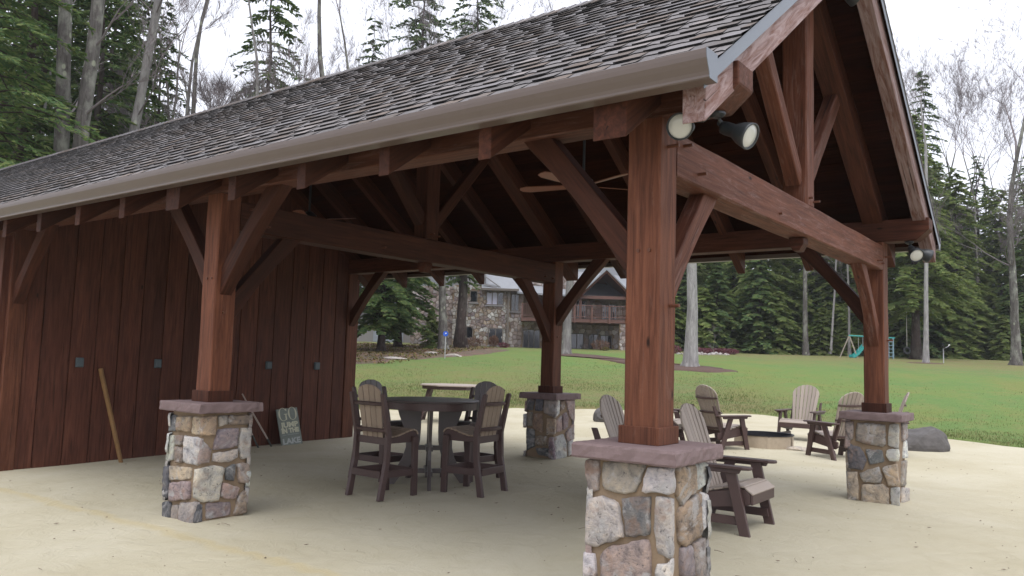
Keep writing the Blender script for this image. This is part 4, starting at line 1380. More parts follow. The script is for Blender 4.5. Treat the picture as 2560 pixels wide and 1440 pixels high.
boulder('boulder', (-1.0, 13.75, .13), (.66, .42, .44), 12, (.15, .15, .16), 'large dark grey boulder on the sand right of the right pier', radians(35), None, 'boulder', 4, M['rock'])
boulder('boulder', (-8.75, 14.3, .14), (.30, .26, .27), 5, (.24, .19, .15), 'small brown boulder on the sand left of the nearest post', .4, None, 'boulder', 4, M['rock'])
for i, (x, y, sx, sy, lab) in enumerate(((-4.25, 10.95, .35, .2, 'flat stone lying left of the fire ring'), (-2.55, 11.15, .26, .17, 'flat stone lying right of the fire ring'))):
    boulder('flat_stone', (x, y, sand_z(x, y)+.02), (sx, sy, .06), 40+i, (.36, .32, .27), lab, .5, None, 'stone')

# ------------------------------------------------------------------ tall dining set under the roof
def bar_chair(label, slat):
    """faces +X; 0.72 m seat, fan-topped back of four slats between two posts"""
    t = empty('bar_chair', (0, 0, 0), 0, label, 'bar chair', 'tall chairs round the dining table')
    for s in (-1, 1):
        plank('front_leg', [(.20, -.02), (.275, -.02), (.265, .67), (.185, .67)], .048, M['brown'], t, Matrix.Translation((0, s*.245, 0)), .005)
        plank('rear_leg', [(-.345, -.02), (-.265, -.02), (-.195, .40), (-.185, .72), (-.30, 1.165), (-.325, 1.18), (-.35, 1.165), (-.255, .70), (-.265, .40)], .05, M['brown'], t, Matrix.Translation((0, s*.275, 0)), .006)
        o = [(-.22, .60), (.22, .60), (.285, .63), (.285, .685), (.26, .72), (.20, .735), (.08, .705), (-.06, .665), (-.22, .665)]
        plank('seat_side', o, .035, M['brown'], t, Matrix.Translation((0, s*.205, 0)), .005)
        plank('foot_rail', [(-.28, .22), (.24, .22), (.24, .30), (-.275, .30)], .028, M['brown'], t, Matrix.Translation((0, s*.245, 0)), .003)
    MB().box((.215, -.23, .22), (.245, .23, .30)).build('foot_rail', M['brown'], t, I4, bevel=.003)
    MB().box((-.30, -.245, .22), (-.27, .245, .30)).build('foot_rail', M['brown'], t, I4, bevel=.003)
    MB().box((-.225, -.245, .59), (-.195, .245, .67)).build('rear_rail', M['brown'], t, I4, bevel=.003)
    pr = [(.272, .712, -1.0), (.228, .742, -.28), (.170, .738, .12), (.112, .725, .24), (.054, .708, .28), (-.004, .692, .24), (-.062, .681, .12), (-.120, .677, .0)]
    for x, z, a in pr:
        MB().box((-.026, -.235, -.009), (.026, .235, .009)).build('seat_slat', slat, t, Matrix.Translation((x, 0, z)) @ Matrix.Rotation(-a, 4, 'Y'), bevel=.004)
    mB = Matrix.Translation((-.205, 0, .66)) @ Matrix.Rotation(radians(-10), 4, 'Y')
    for k in range(4):
        u = k-1.5
        b0, b1 = u*.088-.039, u*.088+.039
        c0, c1 = u*.106-.048, u*.106+.048
        top = lambda y: .50+.12*sqrt(max(0, 1-(y/.222)**2))
        o = [(b0, 0), (b1, 0), (c1*.97, top(c1)), ((c0+c1)/2, top((c0+c1)/2)), (c0*.97, top(c0))]
        MB().prism(o, -.009, .009, axis='x').build('back_slat', slat, t, mB, bevel=.004)
    for h in (.10, .405):
        w = .285
        pts = [(-.012, v) for v in np.linspace(-w, w, 9)]; pts2 = [(-.06+.035*(abs(v)/w)**2, v) for v in np.linspace(-w, w, 9)]
        MB().prism([(float(a), float(b)) for a, b in pts]+[(float(a), float(b)) for a, b in pts2[::-1]], h-.019, h+.019, axis='z').build('back_bar', M['brown'], t, mB, bevel=.004)
    return t
TC = Vector((-4.66, 2.98))
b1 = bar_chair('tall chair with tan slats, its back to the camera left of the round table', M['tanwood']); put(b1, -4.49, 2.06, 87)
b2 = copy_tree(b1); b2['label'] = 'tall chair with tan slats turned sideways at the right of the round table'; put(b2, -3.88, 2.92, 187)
b3 = bar_chair('dark all brown tall chair behind the left tan chair', M['dkbrown']); put(b3, -5.40, 2.90, 0)
b4 = copy_tree(b3); b4['label'] = 'dark all brown tall chair at the back right of the round table'; put(b4, -4.55, 3.66, -93)

dt = empty('dining_table', (TC.x, TC.y, sand_z(TC.x, TC.y)), 0, 'tall round dark brown table with curved pedestal legs', 'table')
MB().lathe([(0, 1.035), (.60, 1.035), (.625, 1.042), (.63, 1.05), (.622, 1.06), (.60, 1.064), (0, 1.064)], 64).build('table_top', M['dkbrown'], dt, I4, smooth=False)
MB().lathe([(.575, .945), (.598, .945), (.598, 1.034), (.575, 1.034)], 64).build('apron', M['brown'], dt, I4)
for k in range(4):
    a = radians(-45+90*k)
    o = []
    prof = [(.11, .42, .945), (.11, .39, .85), (.11, .33, .70), (.115, .295, .55), (.13, .295, .45), (.17, .33, .32), (.25, .40, .20), (.35, .50, .09), (.43, .58, -.02)]
    o = [(a_, z) for a_, b_, z in prof]+[(b_, z) for a_, b_, z in prof[::-1]]
    plank('leg', o, .042, M['dkbrown'], dt, Matrix.Rotation(a, 4, 'Z'), .004)
for k in range(2):
    a = radians(-45+90*k)
    z = k*.001
    MB().box((-.20, -.045, .42+z), (.20, .045, .475+z)).build('cross_rail', M['dkbrown'], dt, Matrix.Rotation(a, 4, 'Z'), bevel=.003)
    MB().box((-.33, -.045, .13+z), (.33, .045, .185+z)).build('cross_rail', M['dkbrown'], dt, Matrix.Rotation(a+.0, 4, 'Z'), bevel=.003)

# octagonal table out on the sand
ot = empty('octagon_table', (-11.03, 10.75, sand_z(-11.03, 10.75)+.0), radians(38), 'octagonal tan topped table out on the sand beyond the dining set', 'table')
R8 = .90
octo = [(R8*cos(radians(22.5+45*k)), R8*sin(radians(22.5+45*k))) for k in range(8)]
nbd = 10
for k in range(nbd):
    y0, y1 = -.832+1.664*k/nbd+.003, -.832+1.664*(k+1)/nbd-.003
    pl_ = clip_poly(clip_poly(octo, 0, 1, y1), 0, -1, -y0)
    MB().prism(pl_, .905, .935, axis='z').build('top_board', M['tan'], ot, I4, bevel=.004)
inner = [(a*.92, b*.92) for a, b in octo]
mb = MB()
for k in range(8):
    a, b = inner[k], inner[(k+1) % 8]
    mb.bar((a[0], a[1], .865), (b[0], b[1], .865), .03, .078)
mb.build('apron', M['brown'], ot, I4)
for sx in (-1, 1):
    for sy in (-1, 1):
        MB().bar((sx*.58, sy*.36, .90), (sx*.82, sy*.52, -.03), .14, .045, (sx, sy*.6, 0)).build('leg', M['brown'], ot, I4, bevel=.004)
    MB().bar((sx*.72, -.47, .28), (sx*.72, .47, .28), .04, .09).build('stretcher', M['brown'], ot, I4, bevel=.004)
# ------------------------------------------------------------------ the stone house across the lawn
HS = 64.0
def HM(s=HS):
    """house frame: X along the facade, Y towards the camera, Z up"""
    o = XY(s, 0)
    return Matrix(((RH.x, -FH.x, 0, o.x), (RH.y, -FH.y, 0, o.y), (0, 0, 1, 0), (0, 0, 0, 1)))
HMT = HM()
house = empty('stone_house', (0, 0, 0), 0, 'two storey fieldstone house with grey roofs and wooden deck beyond the lawn', 'house')
house.matrix_world = HMT
ZB = 2.25
rh = random.Random(21)
def hbox(name, lo, hi, mat, parent=None, bev=0):
    return MB().box(lo, hi).build(name, mat, parent or house, I4, bevel=bev)
WINS = []
def window(t0, t1, z0, z1, y, panes, wallp, pale=()):
    fr_ = MB()
    w = .07
    n = len(panes) if isinstance(panes, (list, tuple)) else panes
    fr_.box((t0-w, y+.02, z0-w), (t1+w, y+.11, z0)).box((t0-w, y+.02, z1), (t1+w, y+.11, z1+w))
    edges = [t0+(t1-t0)*k/n for k in range(n+1)]
    for k, e in enumerate(edges):
        a, b = (e-w, e) if k == 0 else ((e, e+w) if k == n else (e-w*.4, e+w*.4))
        fr_.box((a, y+.021, z0+.001), (b, y+.109, z1-.001))
    f = fr_.build('window', M['frame'], house, I4)
    for k in range(n):
        MB().box((edges[k], y+.03, z0), (edges[k+1], y+.045, z1)).build('pane', M['skypane'] if k in pale else M['pane'], f, I4)
    MB().box((t0-.14, y+.02, z0-.16), (t1+.14, y+.16, z0-w-.002)).build('sill', M['siding'], f, I4)
    WINS.append((t0-.08, t1+.08, z0-.17, z1+.08, y))
wins = [(-3.27, -2.77, 6.12, 6.95, 0, 1, ()), (-1.97, -.70, 5.96, 6.90, 0, 3, (0, 1)), (0.02, .54, 5.54, 6.83, -.6, 2, ()),
        (-3.56, -3.05, 3.25, 4.09, 0, 1, ()), (-1.71, -.67, 2.78, 4.02, 0, 2, ()),
        (1.04, 2.30, 2.42, 4.01, -.6, 3, ()), (7.47, 8.64, 5.10, 6.36, -2.2, 3, ()), (5.40, 6.14, 5.15, 6.58, -2.2, 1, ()),
        (6.45, 7.15, 2.69, 3.85, -2.2, 2, ()), (7.41, 8.26, 2.79, 3.78, -2.2, 2, ()), (4.92, 5.94, 2.5, 3.87, -2.2, 2, ()), (2.9, 4.1, 2.5, 3.9, -2.2, 2, ())]
for w_ in wins: window(*w_[:6], None, w_[6])
def facing(t0, t1, z0, z1, y, single, depth=.3, cell=.34, name='wall'):
    wl_ = MB().box((t0, y-depth, z0), (t1, y-.012, z1)).build(name, M['mortar'], house, I4)
    cells = voronoi_cells(t1-t0, z1-z0, cell*rh.uniform(.92, 1.0), rh, .022)
    many = MB(); cnt = 0
    for c in cells:
        mx = sum(p[0] for p in c)/len(c)+t0; mz = sum(p[1] for p in c)/len(c)+z0
        if any(a < mx < b and e < mz < g and abs(yy-y) < .1 for a, b, e, g, yy in WINS): continue
        d = rh.uniform(.03, .075)
        o = [(p[0]+t0, p[1]+z0) for p in c]
        n = len(o)
        v = [(a, y-.015, b) for a, b in o]+[(mx+(a-mx)*.9, y+d, mz+(b-mz)*.9) for a, b in o]+[(mx, y+d*1.15, mz)]
        f = [[i, (i+1) % n, n+(i+1) % n, n+i] for i in range(n)]+[[n+i, n+(i+1) % n, 2*n] for i in range(n)]
        if single and cnt < single:
            me = mesh_from('stone', [(a-mx, b, e-mz) for a, b, e in v], f, M['stone']); fix_normals(me)
            so = add_obj('stone', me, wl_, Matrix.Translation((mx, 0, mz)))
            k = rh.uniform(.6, 1.0)
            so.color = tuple(x*k for x in rh.choice([SCOL['p'], SCOL['t'], SCOL['t'], SCOL['b'], SCOL['l'], SCOL['l'], SCOL['w'], SCOL['p'], SCOL['v']]))+(1,)
            cnt += 1
        else: many.add(v, f)
    if many.v: tag(many.build('stone_facing', M['hstone'], wl_, I4), kind='stuff')
    return wl_
facing(-4.65, -.12, ZB, 7.42, 0, 240, cell=.32)
facing(-.12, .95, ZB, 7.2, -.6, 0)
facing(-8.0, -4.65, ZB, 7.3, -.35, 0)
facing(.95, 2.7, ZB, 4.9, -.6, 0)
facing(2.7, 9.6, ZB, 6.75, -2.2, 0, cell=.40)
facing(.95, 5.3, 6.76, 8.7, -1.0, 0, cell=.36, name='upper_wall')
facing(9.6, 13.5, ZB, 6.6, -1.0, 0, cell=.5)
facing(8.42, 8.95, ZB, 4.62, 1.6, 0, depth=.5, cell=.3, name='pillar')
facing(4.07, 5.1, 6.6, 8.6, -3.2, 0, depth=.8, cell=.32, name='chimney')
# lapped siding in the gable over the main block
sd = MB().box((-4.6, -.3, 7.42), (-2.1, -.02, 10.2)).build('gable_wall', M['siding'], house, I4)
for k in range(13):
    z = 7.44+k*.2
    MB().box((-4.62, -.03, z), (-2.1, -.005+.03, z+.19)).build('siding_board', M['siding'], sd, Matrix.Translation((0, 0, 0)))
def roof(name, prof, y0, y1, mat, th=.14):
    """prof: (t,z) polyline of the upper surface, extruded along Y"""
    mb = MB()
    for (a, b), (c, d) in zip(prof[:-1], prof[1:]):
        mb.prism([(a, b), (c, d), (c, d-th), (a, b-th)], y0, y1)
    return mb.build(name, mat, house, I4)
# roof over the lower part of the main block: slope towards the camera
mb = MB(); mb.add([(-2.4, .55, 7.2), (.5, .55, 7.2), (.5, -4.5, 10.8), (-2.4, -4.5, 10.8), (-2.4, .55, 7.06), (.5, .55, 7.06), (.5, -4.5, 10.66), (-2.4, -4.5, 10.66)], [[0,1,2,3],[4,7,6,5],[0,4,5,1],[1,5,6,2],[2,6,7,3],[3,7,4,0]])
mb.build('roof', M['hroof'], house, I4)
mb = MB().box((-2.45, .55, 7.02), (.55, .68, 7.2)); mb.build('eave_gutter', M['frame'], house, I4)
mb = MB(); mb.bar((-2.3, .35, 7.55), (-1.2, .45, 7.26), .12, .1); mb.bar((-2.4, .2, 8.3), (-.9, .4, 7.28), .12, .1); mb.build('valley_trim', M['siding'], house, I4)
mb = MB(); mb.add([(.4, .3, 7.0), (9.8, -.9, 6.85), (9.8, -6.5, 10.4), (.4, -6.5, 10.4), (.4, .3, 6.86), (9.8, -.9, 6.71), (9.8, -6.5, 10.26), (.4, -6.5, 10.26)], [[0,1,2,3],[4,7,6,5],[0,4,5,1],[1,5,6,2],[2,6,7,3],[3,7,4,0]])
mb.build('roof', M['hroof'], house, I4)
mb = MB().box((6.4, -1.2, 6.62), (9.8, -1.05, 6.78)); mb.build('eave_gutter', M['frame'], house, I4)
# porch gable: grey roof, brown lining and barge boards
PK, PZ = 7.35, 8.95
roof('roof', [(PK-2.4, PZ-2.35), (PK, PZ), (PK+2.6, PZ-2.55)], -4.5, 1.6, M['hroof'])
roof('porch_lining', [(PK-2.35, PZ-2.46), (PK, PZ-.15), (PK+2.55, PZ-2.66)], -4.4, 1.4, M['hwood'], .06)
roof('barge_board', [(PK-2.4, PZ-2.47), (PK, PZ-.142), (PK+2.6, PZ-2.67)], 1.42, 1.55, M['beam'], .24)
MB().prism([(PK-1.6, 6.75), (PK+1.7, 6.75), (PK+1.5, 7.1), (PK, PZ-.3), (PK-1.5, 7.1)], -2.6, -2.5).build('porch_back', M['hwood'], house, I4)
hbox('porch_beam', (PK-2.1, .9, 6.55), (PK+2.2, 1.15, 6.8), M['hwood'])
for tt in (PK-1.95, PK+2.0): hbox('porch_post', (tt-.1, .92, 4.95), (tt+.1, 1.12, 6.54), M['hwood'])
# deck with railing
dk = hbox('deck', (.78, -2.15, 4.66), (8.95, 1.7, 4.95), M['hwood'])
for tt in np.arange(.85, 9.0, 1.35): MB().box((tt-.06, 1.71, 4.6), (tt+.06, 1.83, 5.98)).build('rail_post', M['hwood'], dk, I4)
MB().box((.78, 1.74, 5.93), (8.95, 1.86, 5.99)).build('top_rail', M['hwood'], dk, I4)
MB().box((.78, 1.75, 5.05), (8.95, 1.80, 5.11)).build('bottom_rail', M['hwood'], dk, I4)
b0 = None
for tt in np.arange(.92, 8.9, .15):
    if b0 is None:
        b0 = MB().box((-.018, -.018, 0), (.018, .018, .815)).build('baluster', M['hwood'], dk, Matrix.Translation((tt, 1.775, 5.112)))
    else:
        c = b0.copy(); COL.objects.link(c); c.parent = dk; c.matrix_local = Matrix.Translation((tt, 1.775, 5.112))
hbox('downspout', (-.33, .08, 2.4), (-.18, .22, 7.04), M['frame'])
# grey garage wing at the left
gw = hbox('garage_wall', (-14.5, -6.3, ZB), (-8.0, -6.0, 6.2), M['siding'])
for k in range(5): MB().box((-11.9, -5.98, 2.5+k*.36), (-9.3, -5.9, 2.84+k*.36)).build('garage_door_panel', M['hdoor'], gw, I4)
mb = MB(); mb.add([(-15, -5.5, 6.1), (-7.6, -5.5, 6.1), (-7.6, -11, 9), (-15, -11, 9), (-15, -5.5, 5.95), (-7.6, -5.5, 5.95), (-7.6, -11, 8.85), (-15, -11, 8.85)], [[0,1,2,3],[4,7,6,5],[0,4,5,1],[1,5,6,2],[2,6,7,3],[3,7,4,0]])
mb.build('roof', M['hroof'], house, I4)
hbox('house_core', (-7.9, -9.5, ZB), (13.4, -4.0, 7.2), M['mortar'])
mb = MB(); mb.prism([(-8.3, 7.2), (13.8, 7.2), (11.5, 10.6), (-6, 10.6)], -8, -4.2); mb.build('roof', M['hroof'], house, I4)

# ------------------------------------------------------------------ trees
def leaf_mesh(name, C, D, S, L, Wd, mat):
    C, D, S = map(np.asarray, (C, D, S)); L = np.asarray(L)[:, None]; Wd = np.asarray(Wd)[:, None]
    a = C-D*L*.5; b = C+S*Wd*.5+D*L*.05; c = C+D*L*.5; d = C-S*Wd*.5+D*L*.05
    V = np.stack([a, b, c, d], 1).reshape(-1, 3)
    F = np.arange(len(V)).reshape(-1, 4)
    return np_mesh(name, V, F, mat)

def hemlock(seed, H, R0, z0, nb, ntw, nlf, lL, lW, leafmat, tr=.3, shape=.8, gap=0.0):
    r = np.random.RandomState(seed)
    tb = MB()
    pts = [(r.uniform(-.04, .04)*k, r.uniform(-.04, .04)*k, -.4+(H+.4)*k/9) for k in range(10)]
    tb.tube([(p[0]*.6, p[1]*.6, p[2]) for p in pts], [tr*1.5*(1-.0)]+[tr*max(.04, (1-(k/9)**.9)) for k in range(1, 10)], 9)
    # root flare
    for k in range(5):
        a = 2*pi*k/5+r.uniform(0, 1)
        tb.tube([(tr*.5*cos(a), tr*.5*sin(a), .55), (tr*1.2*cos(a), tr*1.2*sin(a), .1), (tr*2.3*cos(a), tr*2.3*sin(a), -.25)], [tr*.4, tr*.38, tr*.15], 6)
    C, D, S, L, Wd = [], [], [], [], []
    for i in range(nb):
        u = (i+r.uniform(0, 1))/nb
        z = z0+(H-z0)*(u**1.12)
        if r.uniform() < gap: continue
        rad = R0*max(.04, (1-(z-z0)/(H-z0+.01)))**shape*r.uniform(.62, 1.12)
        if z < z0+1.5: rad *= .75
        az = i*2.39996+r.uniform(-.4, .4)
        rise = r.uniform(.02, .30)-.10*(1-u)
        dh = np.array([cos(az), sin(az), 0.0]); side = np.array([-sin(az), cos(az), 0.0])
        def P(v):
            return dh*(rad*v)+np.array([0, 0, z+rad*(rise*v-.42*v*v)])
        tb.tube([P(v) for v in (0, .35, .7, 1.0)], [tr*.16*(1-u*.7)+.012, tr*.10*(1-u*.7)+.01, .012, .005], 3, False)
        n = max(4, int(ntw*(rad/R0)**.8))
        for k in range(n):
            v = .16+.84*(k+r.uniform(0, 1))/n
            p0 = P(v)
            for sd in (-1, 1):
                tl = (.14+.42*(1-v)*rad*.55+.05*rad)*r.uniform(.65, 1.2)
                tdir = dh*r.uniform(.45, .85)+side*sd*r.uniform(.55, 1.0)+np.array([0, 0, r.uniform(-.28, .05)])
                tdir /= np.linalg.norm(tdir)
                for q in range(nlf):
                    w = (q+.6)/nlf
                    c = p0+tdir*tl*w+np.array([0, 0, -.16*tl*w*w])+r.uniform(-.03, .03, 3)
                    ld = tdir+r.uniform(-.5, .5, 3)*np.array([1, 1, .6])+np.array([0, 0, -.15])
                    ld /= np.linalg.norm(ld)
                    sv = np.cross(ld, dh*r.uniform(.1, 1.5)+side*r.uniform(-.5, .5)+np.array([0, 0, 1.0]))
                    sv /= np.linalg.norm(sv)
                    C.append(c); D.append(ld); S.append(sv)
                    L.append(lL*r.uniform(.6, 1.3)); Wd.append(lW*r.uniform(.6, 1.3))
    tm = mesh_from('trunk', tb.v, tb.f, M['barkdark'], True)
    return tm, leaf_mesh('crown', C, D, S, L, Wd, leafmat)

def bare_tree(seed, H, tr, mat, fork=.5, forks=3, spread=.42, depth=5, twmat=None, lean=0.0, twig=1.6, stems=1):
    r = random.Random(seed)
    tb, tw = MB(), MB()
    def limb(p, d, L, rad, lvl):
        pts, rr = [p], [rad]
        n = 4 if lvl < 2 else 3
        q, dd = p.copy(), d.copy()
        for k in range(n):
            dd = (dd+Vector((r.uniform(-1, 1), r.uniform(-1, 1), r.uniform(-.2, .5)))*(.13 if lvl < 2 else .2)).normalized()
            q = q+dd*(L/n)
            pts.append(q.copy()); rr.append(rad*(1-.55*(k+1)/n))
        (tb if lvl < 2 else tw).tube(pts, rr, 8 if lvl == 0 else (5 if lvl < 3 else 3), False)
        if lvl >= 3:
            for q_ in range(int(5*twig)):
                b_ = pts[-1] if q_ % 2 else pts[-2]
                e_ = (dd+Vector((r.uniform(-1, 1), r.uniform(-1, 1), r.uniform(-.3, .9)))*.75).normalized()
                s_ = e_.cross(Vector((r.uniform(-1, 1), r.uniform(-1, 1), r.uniform(-1, 1))))
                if s_.length < .1: continue
                s_ = s_.normalized()*r.uniform(.006, .011)
                l_ = r.uniform(.35, 1.0)
                tw.add([b_-s_, b_+s_, b_+e_*l_+Vector((0, 0, .06))], [[0, 1, 2]])
        if lvl >= depth: return
        m = forks if lvl else forks+2
        if lvl >= 2: m = r.choice([2, 3, 3])
        for k in range(m):
            i = n if k == 0 else r.choice(range(max(1, n-2), n+1))
            ax = pts[i]
            e = dd.cross(Vector((r.uniform(-1, 1), r.uniform(-1, 1), r.uniform(-1, 1))))
            if e.length < .1: continue
            e.normalize()
            nd_ = (dd*1.0+e*(spread*r.uniform(.5, 1.6))+Vector((0, 0, .14))).normalized()
            limb(ax, nd_, L*r.uniform(.52, .78)*(1 if lvl else .62), max(.006, rr[i]*r.uniform(.5, .8)), lvl+1)
    for st in range(stems):
        off = Vector((.16*st*tr*6, 0, 0)) if stems > 1 else Vector((0, 0, 0))
        d0 = Vector((sin(lean)+(.03*(1 if st else -1) if stems > 1 else 0), .01, cos(lean))).normalized()
        Lt = H*fork
        n = 9
        pts, rr = [], []
        q = Vector((0, 0, -.4))+off*.3
        for k in range(n+1):
            pts.append(q.copy())
            rr.append(tr*(1.55 if k == 0 else (1.12 if k == 1 else 1.0-.42*k/n)))
            q = q+d0*((Lt+.4)/n)+Vector((r.uniform(-1, 1), r.uniform(-1, 1), 0))*tr*.22
        tb.tube(pts, rr, 12, False)
        if stems == 1 or st == 0:
            for k in range(6):
                a = 2*pi*k/6+r.uniform(-.3, .3)
                tb.tube([pts[0]+Vector((tr*.6*cos(a), tr*.6*sin(a), .95)), pts[0]+Vector((tr*1.25*cos(a), tr*1.25*sin(a), .55)), pts[0]+Vector((tr*2.1*cos(a), tr*2.1*sin(a), .2))], [tr*.35, tr*.36, tr*.16], 6)
        # a few thin side limbs on the stem
        for k in range(4):
            i = r.choice(range(4, n))
            a = r.uniform(0, 2*pi)
            limb(pts[i], Vector((cos(a), sin(a), .55)).normalized(), H*.12*r.uniform(.5, 1.1), rr[i]*.22, 2)
        limb(pts[-1], (pts[-1]-pts[-2]).normalized(), H*(1-fork)*.55, rr[-1], 1)
    tm = mesh_from('trunk', tb.v, tb.f, mat, True)
    cm = mesh_from('crown', tw.v, tw.f, twmat or M['twig'])
    return tm, cm

def tree(name, meshes, s, t, rz, sc, label, group, dz=-.05, sx=1.0, tiltx=0.0):
    o = empty(name, (0, 0, 0), 0, label, 'tree', group)
    p = at(s, t, dz)
    face = atan2(RH.y, RH.x)      # local X of an unrotated tree runs along the picture's lateral direction
    o.matrix_world = Matrix.Translation(p) @ Matrix.Rotation(face+rz, 4, 'Z') @ Matrix.Rotation(tiltx, 4, 'Y') @ Matrix.Diagonal((sc*sx, sc*sx, sc, 1))
    add_obj('trunk', meshes[0], o, I4)
    if meshes[1] is not None: add_obj('crown', meshes[1], o, I4)
    return o
rt_ = random.Random(99)
T = lambda px, s: (px-1280)*s/2013.8
HEM = [hemlock(31, 24, 4.9, 2.0, 180, 19, 8, .27, .105, M['needle'], .30, .6, .12),
       hemlock(32, 22, 4.3, 3.0, 170, 18, 8, .26, .10, M['needle'], .25, .7, .15),
       hemlock(33, 26, 5.2, 1.2, 190, 18, 8, .28, .11, M['needle'], .32, .7, .1)]
LIGHT = [hemlock(41, 22, 5.6, 1.0, 200, 18, 7, .42, .19, M['needlelight'], .28, .5, .12),
         hemlock(42, 19, 5.2, .8, 190, 17, 7, .42, .19, M['needlelight'], .24, .5, .12)]
SMALL = [hemlock(51, 7, 2.4, .15, 110, 11, 5, .36, .17, M['needle'], .08, .7),
         hemlock(52, 5, 2.2, .1, 100, 10, 5, .36, .17, M['needlelight'], .07, .7)]
BARE = [bare_tree(61, 26, .22, M['barkgrey'], .48, 3, .42, 6), bare_tree(62, 24, .16, M['barkgrey'], .5, 3, .38, 6),
        bare_tree(63, 27, .34, M['barkgrey'], .42, 4, .5, 6), bare_tree(64, 22, .12, M['barkpale'], .55, 3, .36, 6)]
# forest behind the pavilion, left
gl = 'hemlocks in the wood behind the pavilion roof'
ll = 'dark hemlock in the dense wood at the upper left behind the roof'
for px, s, k, sc in ((-90, 25, 0, 1.0), (20, 31, 2, 1.0), (60, 38, 0, 1.05), (100, 46, 1, 1.1), (-20, 44, 2, 1.0), (205, 32, 1, 1.0), (235, 40, 0, 1.0), (170, 52, 2, 1.1), (320, 36, 1, .80),
                     (270, 48, 2, .95), (365, 43, 0, .82), (-160, 33, 2, 1), (30, 56, 0, 1.2), (300, 58, 2, 1.0)):
    tree('hemlock_tree', HEM[k], s, T(px, s), rt_.uniform(0, 6), sc*rt_.uniform(.94, 1.06), 'dark hemlock in the dense wood '+('left of the twin lichen spotted trunk' if px < 138 else 'between the twin lichen trunk and the pale leaning trunk' if px < 285 else 'just right of the pale leaning trunk'), gl)
tree('hemlock_tree', HEM[0], 37, T(640, 37), .3, .90, 'cone shaped hemlock standing alone against the sky above the roof ridge', None, sx=.85)
tree('hemlock_tree', HEM[0], 42, T(545, 42), 1.9, .50, 'short hemlock whose top just clears the roof left of the lone cone shaped hemlock', None)
tree('hemlock_tree', HEM[2], 88, T(905, 88), 2.0, 1.4, 'hemlock behind the two grey trunks above the middle of the roof ridge', None)
tree('hemlock_tree', HEM[2], 60, T(775, 60), 4.0, .66, 'small hemlock right of the lone cone shaped hemlock above the ridge', None)
tree('hemlock_tree', HEM[0], 86, T(1030, 86), 1.0, 1.9, 'thin hemlock among bare trunks above the right part of the ridge', None)
tree('hemlock_tree', HEM[0], 86, T(1165, 86), 3.0, 1.85, 'rightmost hemlock showing above the pavilion roof ridge', None)
# bare stems among them
tw_lich = bare_tree(71, 27, .29, M['barkgrey'], .8, 3, .4, 4, stems=2)
tree('maple_tree', tw_lich, 27, T(138, 27), 0, 1, 'twin grey trunk spotted with pale lichen at the upper left', None)
tree('maple_tree', bare_tree(72, 26, .235, M['barkpale'], .72, 3, .45, 5, lean=.10), 31, T(232, 31), 0, 1, 'pale leaning trunk right of the twin lichen trunk', None)
for px, s, lab, k, tl in ((425, 35, 'slim grey trunk, left one of the pair left of the lone cone shaped hemlock', 3, .035), (462, 35, 'slim grey trunk, right one of the pair left of the lone cone shaped hemlock', 1, .03),
                          (622, 34, 'slim pale stem in front of the lone cone shaped hemlock', 3, .0),
                          (800, 36, 'straight grey trunk above the roof ridge right of the lone hemlock', 0, .02), (842, 41, 'thinner grey trunk close right of the straight trunk above the ridge', 1, .03)):
    tree('bare_tree', BARE[k], s, T(px, s), 1.0+px, 1, lab, None, tiltx=tl)
gb = 'bare trees above the pavilion roof'
for px, s, k in ((360, 40, 1), (395, 47, 0), (330, 52, 1), (985, 86, 1), (960, 92, 0), (1062, 88, 3), (1090, 90, 1), (1125, 85, 3), (1150, 95, 1), (1210, 90, 0), (905, 90, 3), (520, 60, 1), (720, 62, 3), (60, 36, 3), (280, 44, 0), (400, 40, 1), (440, 52, 0)):
    tree('bare_tree', BARE[k], s, T(px, s), rt_.uniform(0, 6), rt_.uniform(.85, 1.0)*(1.55 if s > 80 else 1), ('thin leafless tree in the wood above the low left end of the roof' if px < 500 else 'thin leafless tree just right of the slim paired trunks above the ridge' if px < 700 else 'thin leafless tree near the lone cone shaped hemlock above the ridge' if px < 850 else 'thin leafless tree in the group above the middle of the ridge'), gb, tiltx=rt_.uniform(-.03, .05))
tree('bare_tree', BARE[1], 75, T(1440, 75), 2.0, 1.33, 'leafless treetop just clearing the ridge near the gable', None)
# beside the house
tree('hemlock_tree', hemlock(81, 13, 3.0, 1.5, 190, 18, 7, .26, .13, M['needle'], .21, .45), 47.8, -7.64, 1.0, 1.0, 'dark green hemlock with bent trunk standing left of the stone house', None, sx=1.1)
tree('hemlock_tree', hemlock(82, 14, 3.4, 1.5, 190, 17, 7, .28, .14, M['needle'], .26, .5), 54, T(1000, 54), 2.0, 1.0, 'hemlock spreading in front of the left wing of the stone house', None)
tree('hemlock_tree', SMALL[1], 53, T(1082, 53), .4, .55, 'small green hemlock sapling left of the grey maple by the house', None)
tree('maple_tree', bare_tree(83, 22, .28, M['barkgrey'], .6, 3, .45, 4, lean=-.02), 52.5, -4.35, .4, 1, 'thick mossy grey trunk beside the blue marker in front of the house', None)
tree('spruce_tree', hemlock(84, 20, 2.2, 4.6, 110, 13, 6, .28, .13, M['needle'], .42, .5), 56.5, T(1156, 56.5), 1.0, 1.0, 'massive dark spruce trunk in front of the stone house wall', None)
tree('maple_tree', bare_tree(85, 24, .27, M['barkpale'], .55, 3, .4, 4, lean=.06), 51.5, T(1418, 51.5), 0, 1, 'pale curved trunk in the mulch in front of the house deck', None)
tree('maple_tree', bare_tree(86, 25, .30, M['barkbirch'], .6, 3, .4, 4), 40.6, 9.05, 0, 1.0, 'whitish straight trunk on the lawn just right of the nearest post', None)
